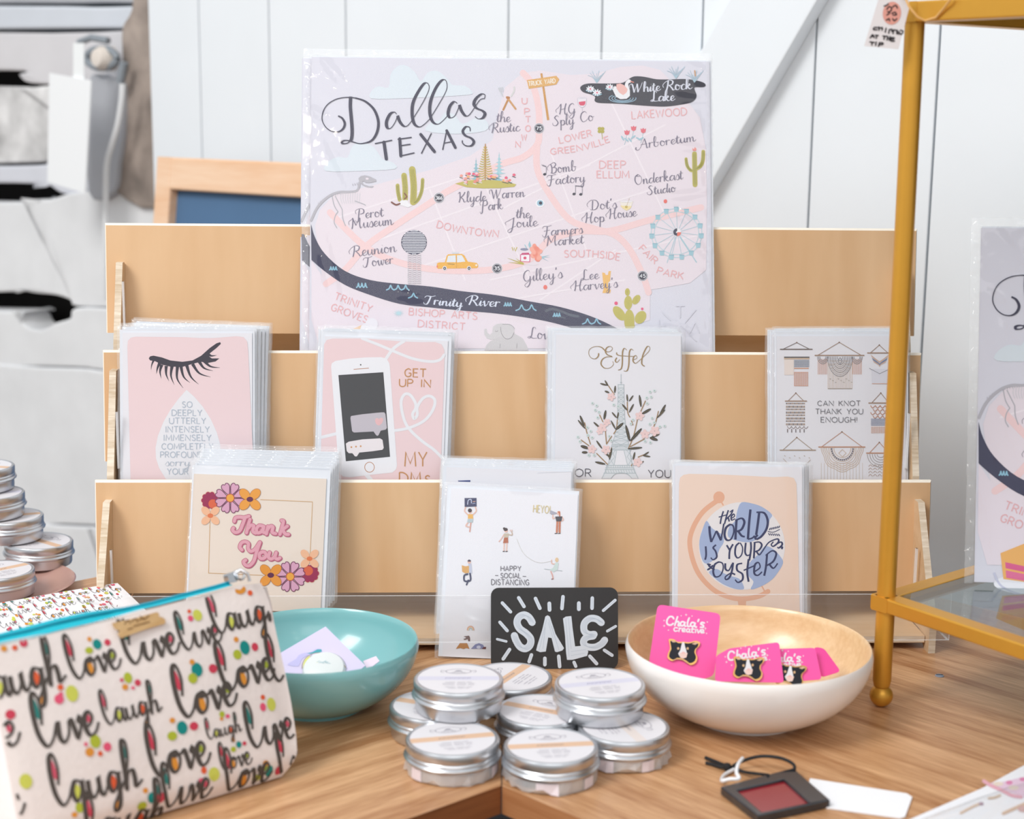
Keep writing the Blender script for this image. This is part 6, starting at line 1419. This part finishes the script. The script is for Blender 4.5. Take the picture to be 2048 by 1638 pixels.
V, Fc = panel('front', M_cloth, 0, pouch)
mesh_obj('front_panel', V, Fc, M_cloth, None, pouch, smooth=True)
# back panel: goes from the top edge down and away; boxed base
nu = 30; V = []; Fc = []
Ml = BS_.M.inverted()
DEP = 0.062
def wpt(u, v, back): # back 0..1 from top edge to rear base
    pt = BS_.O+BS_.U*u+BS_.V*top_y(u)+BS_.N*bulge(u, top_y(u))
    rear = BS_.O+BS_.U*u+Vector((-0.643, 0.766, 0))*DEP; rear.z = 0.004
    q = pt.lerp(rear, back); q += Vector((-0.643, 0.766, 0))*0.008*math.sin(math.pi*back)
    return q
for j in range(9):
    for i in range(nu+1):
        v = PH*(1-j/8); ur = edge_x(v); u = UL+(ur-UL)*i/nu
        V.append(Ml @ wpt(u, v, 0.03+.97*j/8))
for j in range(8):
    for i in range(nu): Fc.append((j*(nu+1)+i+1, j*(nu+1)+i, (j+1)*(nu+1)+i, (j+1)*(nu+1)+i+1))
mesh_obj('back_panel', V, Fc, M_cloth2, None, pouch, smooth=True)
# base and right gusset
V = []; Fc = []
for i in range(nu+1):
    u = UL+(edge_x(0.0)-UL)*i/nu
    f_ = BS_.O+BS_.U*u+BS_.N*bulge(u, 0); f_.z = 0.0015+max(0, f_.z-.004)
    b_ = BS_.O+BS_.U*u+Vector((-0.643, 0.766, 0))*DEP; b_.z = 0.004
    V += [Ml @ (BS_.O+BS_.U*u+BS_.N*bulge(u, 0)), Ml @ f_.lerp(b_, .12), Ml @ b_]
for i in range(nu):
    for k in range(2): Fc.append((3*i+k, 3*i+k+1, 3*i+4+k, 3*i+3+k))
mesh_obj('base_panel', V, Fc, M_cloth, None, pouch, smooth=True)
V = []; Fc = []; n_ = 10
for j in range(n_+1):
    v = PH*j/n_*0.995; u = edge_x(v); p_ = BS_.O+BS_.U*u+BS_.V*min(v, top_y(u))+BS_.N*bulge(u, v)
    q_ = wpt(edge_x(v), v, 0.03+.97*(1-j/n_))
    for k in range(5):
        t = k/4; m_ = p_.lerp(q_, t)+BU*0.004*math.sin(math.pi*t); V.append(Ml @ m_)
for j in range(n_):
    for k in range(4): Fc.append((5*j+k, 5*j+k+1, 5*j+6+k, 5*j+5+k))
mesh_obj('side_gusset', V, Fc, M_cloth, None, pouch, smooth=True)
V = []; Fc = []
for j in range(n_+1):
    v = PH*j/n_*0.995; u = UL; p_ = BS_.O+BS_.U*u+BS_.V*min(v, top_y(u))+BS_.N*bulge(u, v); q_ = wpt(u, v, 0.03+.97*(1-j/n_))
    for k in range(5): V.append(Ml @ (p_.lerp(q_, k/4)-BU*0.004*math.sin(math.pi*k/4)))
for j in range(n_):
    for k in range(4): Fc.append((5*j+k+1, 5*j+k, 5*j+5+k, 5*j+6+k))
mesh_obj('side_gusset', V, Fc, M_cloth2, None, pouch, smooth=True)
# zip tape along the top, tilted away, with a tooth ridge and a pull
zp = [(-150,500,535), (0,440,500), (200,388,462), (400,335,408), (600,292,362), (760,272,320), (880,258,285), (1000,232,258), (1200,178,205), (1400,130,152), (1500,103,122)]
V = []; Fc = []
ZS = Surf(BS_.O, BS_.U, BS_.V)
for x, ya, yb_ in zp:
    ua, va = bp(x, ya); ub, vb = bp(x, yb_)
    V += [(ub, vb-.0008, bulge(ub, vb)+.0006), (ua+(ub-ua)*.4, va+(vb-va)*.45, -.006), (ua, va, -.010)]
for i in range(len(zp)-1):
    for k in range(2): Fc.append((3*i+k, 3*i+3+k, 3*i+4+k, 3*i+1+k))
mesh_obj('zip_tape', V, Fc, M_zip, None, pouch, smooth=True)
mb = MB(); mb.tube([(V[3*i+1][0], V[3*i+1][1]+.0004, V[3*i+1][2]+.001) for i in range(len(zp))], .0010, 8); mb.build('zip_teeth', plain('deep_turquoise', '0C97AE', 0.5), pouch, smooth=True)
M_chrome = plain('chrome_pull', 'C9CDD2', 0.2, metal=1.0)
u, v = bp(1500, 88); mb = MB()
mb.rbox((u-.003, v-.0025, -.006), (u+.0035, v+.004, .0), .0012); mb.tube([(u+.001, v+.003, -.002), (u+.006, v+.0045, .002), (u+.0095, v+.001, .003), (u+.010, v-.004, .003)], .0011, 8); mb.tube([(u+.0055+.0028*math.cos(t), v+.001+.0028*math.sin(t), .001) for t in [2*math.pi*k/14 for k in range(15)]], .0008, 8, caps=False)
mb.build('zip_pull', M_chrome, pouch, smooth=True)
# wooden label sewn near the zip
mb = MB(); P = [bp(*p) for p in ((705,378),(860,345),(990,308),(1005,322),(1000,335),(1030,345),(1045,362),(1040,385),(1010,392),(900,425),(760,476),(740,450),(755,430),(725,418),(712,400))]
WSf = min(P, key=lambda q: q[0]); hz = max(bulge(*q) for q in P)+.0006
mb.prism(P, hz, hz+.0014); mb.build('wooden_label', wood('label_wood', 'C69B63', 'E0BE8C', 0.4, 60, (1, 9, 9), 0.6), pouch)
# printed lettering
DK = '564E48'
C_ = dict(r='D6455A', t='2F8279', o='E99A3A', g='A9B43A', y='D7D95E', k='EF5C7C', d='E9633A', p='D9596E', n='E2573A', l='B9C23A', m='159089')
def clipf(u, v): return u < edge_x(v)-0.0008 and v < top_y(u)-0.0008 and u > UL+.001
pa_ = Art(BS_, 0, 1130, K, base=0.00035, clip=clipf)
LET = {
 'l': (.95, [[(.33,1.0),(.42,1.8),(.27,2.48),(.08,2.35),(.02,1.6),(.12,.6),(.42,.0),(.75,.25),(.95,.75)]], [('ell',.2,1.78,.13,.55,4)]),
 'i': (.62, [[(-.02,.72),(.12,.95),(.12,.3),(.3,.0),(.55,.3),(.64,.8)]], []),
 'o': (.7, [[(.42,.98),(.12,.85),(.02,.4),(.2,.02),(.48,.2),(.58,.65),(.42,.98),(.3,.75),(.7,.82)]], [('ell',.27,.45,.17,.36,0)]),
 'v': (.72, [[(-.02,.8),(.14,.95),(.26,.45),(.36,.05),(.55,.5),(.6,.98),(.5,.8),(.74,.6)]], []),
 'e': (.72, [[(.02,.42),(.3,.55),(.45,.85),(.32,1.12),(.1,.95),(.04,.5),(.2,.05),(.5,.15),(.72,.55)]], [('ell',.25,.82,.12,.2,0)]),
 'a': (.85, [[(.5,.92),(.2,1.0),(.02,.5),(.2,.02),(.46,.4),(.54,.95),(.56,.3),(.7,.02),(.88,.5)]], [('ell',.27,.48,.17,.38,0)]),
 'u': (1.0, [[(0,.9),(.02,.3),(.22,.02),(.46,.4),(.52,.95),(.56,.3),(.74,.04),(.98,.5)]], []),
 'g': (.85, [[(.5,.92),(.2,1.0),(.02,.55),(.18,.08),(.45,.4),(.54,.95),(.52,-.2),(.4,-.75),(.2,-.85),(.18,-.55),(.45,-.1),(.85,.5)]], [('ell',.27,.52,.16,.36,0),('ell',.31,-.56,.12,.22,1)]),
 'h': (.9, [[(.02,.5),(.3,1.5),(.3,2.25),(.12,2.35),(.05,1.7),(.06,.8),(.06,.02),(.2,.75),(.45,.9),(.52,.5),(.55,.08),(.9,.35)]], [('ell',.18,1.85,.09,.4,4)]),
}
WCOL = {'love': {'l': ['r'], 'o': ['o'], 'e': ['g']}, 'live': {'l': ['t'], 'e': ['p']}, 'laugh': {'l': ['p'], 'a': ['y'], 'g': ['d', 'o'], 'h': ['t']}}
def word(art, w, x, y, s_, rot=-13.5, only=None, lw=None, kx=1.0):
    """(x, y): lowest point of the first letter's stem"""
    c, sn = math.cos(math.radians(rot)), math.sin(math.radians(rot))
    def T(px_, py_): return (x+((px_-.42)*kx*c+py_*sn*.8)*s_, y+((px_-.42)*kx*sn-py_*c*1.08)*s_)
    adv = 0
    for ch in w:
        a_, strokes, fills = LET[ch]
        if only is None or ch in only:
            for q, fdef in enumerate(fills):
                _, fx, fy, rx, ry, r_ = fdef
                cc = C_[WCOL.get(w, WCOL['laugh']).get(ch, ['y'])[q]]
                art.ell(*T(adv+fx, fy), rx*s_, ry*s_, cc, 1, rot-r_, 16)
            for L in strokes: art.line([T(adv+p[0], p[1]) for p in L], (lw or s_*.175), DK, 3, sm=6, pen=(.75, 1.35))
        adv += a_
for w, x, y, s_ in (('live',285,1172,128), ('laugh',682,1030,82), ('love',1180,982,124), ('love',1460,812,118), ('laugh',-95,880,122), ('love',490,735,106), ('live',852,638,112), ('live',1188,550,92), ('laugh',1415,440,98),
                    ('laugh',392,1550,122), ('love',1010,1363,124), ('laugh',1330,1125,50), ('love',1435,1325,66), ('live',1635,1176,108), ('love',1795,748,112), ('live',-205,1235,128), ('live',-170,1690,128), ('live',1100,1560,105), ('laugh',620,1790,120), ('love',1500,1452,100), ('love',1845,1345,100), ('laugh',900,1545,40)):
    if (w, x) in (('laugh',900),): continue
    word(pa_, w, x, y, s_*1.04)
for x, y, rx, ry, c in ((620,512,28,34,'m'),(686,500,20,22,'r'),(566,552,26,22,'l'),(573,478,14,16,'o'),(1265,325,30,38,'y'),(1217,346,18,20,'k'),(1213,300,13,13,'d'),(1240,680,36,46,'m'),(1345,672,28,30,'r'),(1212,735,30,34,'l'),(1210,630,17,18,'o'),(1565,535,32,46,'m'),(1632,530,22,28,'r'),(1513,580,28,32,'l'),(1510,482,16,18,'o'),
                        (440,832,40,54,'y'),(358,868,30,32,'k'),(368,792,20,20,'d'),(370,835,14,14,'k'),(805,730,26,36,'l'),(866,762,20,22,'r'),(785,790,20,20,'o'),(835,795,12,12,'k'),(765,745,12,14,'p'),(585,1140,34,44,'l'),(662,1175,26,30,'k'),(550,1208,28,30,'o'),(617,1218,16,18,'d'),(525,1158,12,14,'k'),
                        (1145,1052,34,44,'m'),(1220,1042,28,28,'r'),(1082,1105,32,30,'l'),(1082,1005,18,18,'o'),(1735,900,30,44,'y'),(1677,918,20,28,'k'),(1677,855,15,17,'d'),(1515,1160,18,22,'m'),(1552,1152,14,14,'r'),(1480,1190,18,18,'l'),(1478,1133,12,12,'o'),(1360,1350,36,46,'y'),(1282,1408,26,34,'k'),(1292,1325,18,24,'d'),
                        (1735,1328,26,36,'m'),(1805,1325,24,28,'r'),(1660,1375,30,22,'l'),(1700,1280,20,20,'o'),(960,1502,26,36,'m'),(1022,1500,26,34,'r'),(905,1555,32,28,'l'),(915,1455,17,18,'o'),(495,1565,26,34,'l'),(560,1592,20,24,'r'),(465,1610,20,18,'o'),(58,965,32,32,'r'),(155,1395,40,50,'y'),(95,1580,24,34,'l'),(145,505,26,26,'r'),(88,535,18,18,'d'),(20,540,20,20,'o'),(1400,965,18,20,'l'),(1438,978,14,14,'k'),(1398,995,12,12,'o'),(1550,160,34,28,'o'),(1610,180,16,18,'d'),(1405,175,26,14,'l'),(1470,155,18,12,'k')):
    pa_.ell(x, y, rx, ry, C_[c], 2, -10, 16)
pa_.build('printed_lettering', pouch)
ua = Art(Surf(BS_.O, BS_.U, BS_.V), 0, 1130, K, base=hz+.0016)
for L in ([(780,385),(800,360),(815,380)],[(825,370),(850,350),(862,372)],[(870,362),(900,345)],[(880,335),(905,355),(935,330)],[(840,400),(880,388),(940,372)],[(900,385),(920,375)],[(800,420),(830,412)]): ua.line(L, 7, '8A633A', 1)
ua.build('label_engraving', pouch)

# ------------------------------------------------------------------ second pouch lying behind
g0 = on_z(300, 1196, 0.014)
r = root('zip_pouch', 'second pouch with a smaller print, lying behind the front pouch by the rose plate', 'pouch', Vector((0, 0, 0)))
TS = Surf(on_z(235, 1166, 0.052), Vector((0.80, 0.60, 0)), Vector((-0.60, 0.80, 0))*0.94+RZ*0.34)
c0 = TS.px(235, 1166); c1 = TS.px(298, 1192)
Wp, Dp = 0.145, 0.072
r.matrix_world = TS.M
def b2(u, v):
    a_ = min(1, max(0, (u+Wp)/Wp)); b_ = min(1, max(0, (v+Dp)/Dp)); return .006*(4*a_*(1-a_))**.6*(4*b_*(1-b_)+.05)**.6
TS.bulge = b2
V = []; Fc = []; nu, nv = 28, 14
for j in range(nv+1):
    for i in range(nu+1):
        u = -Wp+Wp*i/nu; v = -Dp+Dp*j/nv
        u2 = u + 0.012*(1-(j/nv))*(i/nu)
        V.append((u2, v, b2(u, v)))
n0 = len(V)
for j in range(nv):
    for i in range(nu): Fc.append((j*(nu+1)+i, j*(nu+1)+i+1, (j+1)*(nu+1)+i+1, (j+1)*(nu+1)+i))
mesh_obj('front_panel', V, Fc, M_cloth2, None, r, smooth=True)
V2 = [(x, y, -.016-z*.6) for x, y, z in V]
mesh_obj('back_panel', V2, [tuple(reversed(f)) for f in Fc], M_cloth2, None, r, smooth=True)
rim = [i for i in range(nu+1)] + [j*(nu+1)+nu for j in range(1, nv+1)] + [nv*(nu+1)+i for i in range(nu-1, -1, -1)] + [j*(nu+1) for j in range(nv-1, 0, -1)]
VV = [V[i] for i in rim]+[V2[i] for i in rim]; m_ = len(rim)
mesh_obj('side_gusset', VV, [(k, m_+k, m_+(k+1) % m_, (k+1) % m_) for k in range(m_)], M_cloth2, None, r, smooth=True)
a = Art(TS, 0, 0, 0.001, px=False, base=.0004, clip=lambda u, v: -Wp+.002 < u < -.001 and -Dp+.003 < v < -.001)
class Flip:
    def __init__(s, art): s.a = art
    def line(s, P, w, c, z, **k): s.a.line([(x, -y) for x, y in P], w, c, z, **k)
    def ell(s, x, y, rx, ry, c, z, rot=0, n=16): s.a.ell(x, -y, rx, ry, c, z, -rot, n)
fa = Flip(a)
RR = random.Random(12)
for row in range(6):
    x = -150+RR.uniform(0, 12)
    while x < 0:
        w = RR.choice(['live','love','laugh']); s_ = RR.uniform(3.6, 5.2)
        word(fa, w, x, 12+row*12.5, s_, rot=0, lw=.36); x += s_*(3.3 if w != 'laugh' else 5)+1.5
        for k in range(3): fa.ell(x-8+RR.uniform(-5, 5), 2+row*12.5+RR.uniform(-2, 3), RR.uniform(.8, 1.8), RR.uniform(.8, 2), C_[RR.choice('mrlokdy')], 2)
a.build('printed_lettering', r)
mb = MB(); mb.rbox((-Wp, -.0025, -.011), (-.004, .0032, -.005), .0012, axis=0); mb.build('zip_tape', M_zip, r)

# ------------------------------------------------------------------ small red glass pendant frame with cord, and its white tag
q = lambda x, y, z=0.0: on_z(1380+x*668/2048, 1480+y*668/2048, z)
HT_ = 0.006
cor = [q(190,285,HT_), q(632,170,HT_), q(858,365,HT_), q(415,462,HT_)]
cen = sum(cor, Vector((0, 0, 0)))/4; base = Vector((cen.x, cen.y, 0))
r = root('glass_pendant', 'black framed red glass pendant with a looped black cord, lying on the table', 'pendant', base)
lo = [Vector((p.x-base.x, p.y-base.y, 0)) for p in cor]
def inset(k): return [p*(1-k) for p in lo]
mb = MB(); O_, I_ = lo, [q(285,305,HT_)-base, q(575,240,HT_)-base, q(735,385,HT_)-base, q(440,440,HT_)-base]
I_ = [Vector((p.x, p.y, 0)) for p in I_]
for z0_, z1_ in ((0.0003, HT_),):
    for k in range(4):
        a_, b_, c_, d_ = O_[k], O_[(k+1) % 4], I_[(k+1) % 4], I_[k]
        P = [(p.x, p.y) for p in (a_, b_, c_, d_)]
        mb.prism(P, z0_, z1_)
mb.build('frame', plain('black_metal_frame', '3A3C41', 0.14, metal=0.5, coat=0.5), r, bevel=0.0008)
mb = MB(); mb.prism([(p.x, p.y) for p in I_], 0.002, 0.0042); mb.build('glass', plain('red_glass', '8E1F2A', 0.06, coat=0.6), r)
M_cord = plain('black_cord', '1C1B1D', 0.7)
L = lambda pts: [q(x, y, z)-base for x, y, z in pts]
def spl(P3, k=6):
    xs = smooth_path([(p.x, p.y) for p in P3], k); zs_ = smooth_path([(p.z, 0) for p in P3], k); return [Vector((a_[0], a_[1], max(0.0012, b_[0]))) for a_, b_ in zip(xs, zs_)]
mb = MB(); mb.tube(spl(L([(640,185,.006),(635,150,.008),(570,115,.010),(480,100,.010),(400,105,.008),(320,130,.006),(262,160,.003)])), .0011, 8)
mb.tube(spl(L([(255,165,.002),(330,195,.003),(440,210,.003),(480,215,.0065)])), .0011, 8)
mb.tube(spl(L([(250,165,.003),(200,150,.002),(150,130,.0015),(95,108,.0013)])), .0012, 8); mb.tube(spl(L([(245,170,.003),(190,165,.002),(140,150,.0015),(98,140,.0013)])), .0012, 8)
mb.build('cord', M_cord, r, smooth=True)
mb = MB(); c = q(228, 165, .003)-base; mb.lathe([(0, -.003), (.0022, -.002), (.0028, 0), (.0022, .002), (0, .003)], 14, 0, Matrix.Translation(c)); mb.build('knot', M_cord, r, smooth=True)
mb = MB(); mb.tube(spl(L([(322,112,.012),(295,150,.012),(285,200,.009),(300,235,.007),(240,240,.006),(195,250,.004),(210,215,.002),(270,180,.002)])), .0012, 8); mb.build('tag_loop', plain('white_plastic_loop', 'E9E9EC', 0.3), r, smooth=True)
P = [q(*p) for p in ((735,245),(1330,338),(1362,360),(1318,480),(1290,488),(700,405))]
c = sum(P, Vector((0, 0, 0)))/6
r = root('paper_tag', 'blank white paper tag tucked under the red glass pendant', 'tag', Vector((c.x, c.y, 0)))
P2 = []
for i, p in enumerate(P): P2.append((p.x-c.x, p.y-c.y))
mb = MB(); mb.prism(P2, 0.0004, 0.0012); mb.build('card', plain('tag_white', 'F3F4F8', 0.6), r)
# clear bag at the near corner
P = [q(*p, .004) for p in ((1340,484),(1790,290),(2048,150),(2500,120),(2700,600),(1500,800))]
c = sum(P, Vector((0, 0, 0)))/6
r = root('packaged_print', 'white card with faint pink drawing in a clear bag at the near table edge', 'packaged print', Vector((c.x, c.y, 0)))
mb = MB(); mb.prism([(p.x-c.x, p.y-c.y) for p in P], 0.0008, 0.0034); mb.build('card', plain('packaged_white', 'EEF0F6', 0.5), r)
SF = Surf(Vector((c.x, c.y, 0)), (1, 0, 0), (0, 1, 0))
a = Art(SF, 1700, 1440, 348/2048, base=0.0036)
a.line([(1570,780),(1650,830),(1780,890),(1900,950),(2010,970)], 40, 'F0B6C4', 1); a.poly([(1650,800),(1800,790),(2000,740),(2300,700),(2300,950),(2050,970),(1850,900)], 'EFD3E6', 1)
for x, y in ((1870,800),(2030,760),(2100,850)): a.ell(x, y, 40, 24, 'E58FB8', 2)
for x, y in ((1740,815),(1920,860)): a.ell(x, y, 60, 26, 'F2E2D2', 2)
a.line([(1630,985),(1700,975),(1760,950)], 30, 'DDC7B0', 1); a.line([(1300,1160),(1450,1080),(1540,1045)], 30, 'E3CBB4', 1); a.line([(1800,1165),(1920,1110),(2080,1040)], 40, 'E0C4AE', 1); a.ell(1540, 1050, 30, 20, 'B49AA8', 2); a.ell(2030, 1110, 60, 40, 'D9B4B0', 2)
a.build('printed_design', r)
V = []; Fc = []; R_ = random.Random(5)
A0 = [q(*p, .006) for p in ((1300,500),(2520,40),(2720,620),(1480,830))]
n = 12
for j in range(n+1):
    for i in range(n+1):
        s_, t_ = i/n, j/n
        p = A0[0].lerp(A0[1], s_).lerp(A0[3].lerp(A0[2], s_), t_)
        ed = i in (0, n) or j in (0, n)
        V.append((p.x-c.x, p.y-c.y, .0006 if ed else .0052+R_.uniform(0, .0018)))
for j in range(n):
    for i in range(n): Fc.append(((j+1)*(n+1)+i, (j+1)*(n+1)+i+1, j*(n+1)+i+1, j*(n+1)+i))
mesh_obj('sleeve', V, Fc, M_sleeve, None, r, smooth=True)
# screw cap in the table
g = on_z(1879, 1352); r = root('screw_cover', 'tiny grey screw cover on the table beside the gold foot', 'screw cover', Vector((g.x, g.y, 0)))
mb = MB(); mb.lathe([(0, .0010), (.0028, .0009), (.0034, .0004), (.0034, 0)], 20); mb.build('cap', plain('grey_cap', '8790A0', 0.4), r, smooth=True)
mb = MB(); mb.box((-.0026, -.0004, .0010), (.0026, .0004, .0013)); mb.build('slot', plain('dark_slot', '3A3D44', 0.5), r)
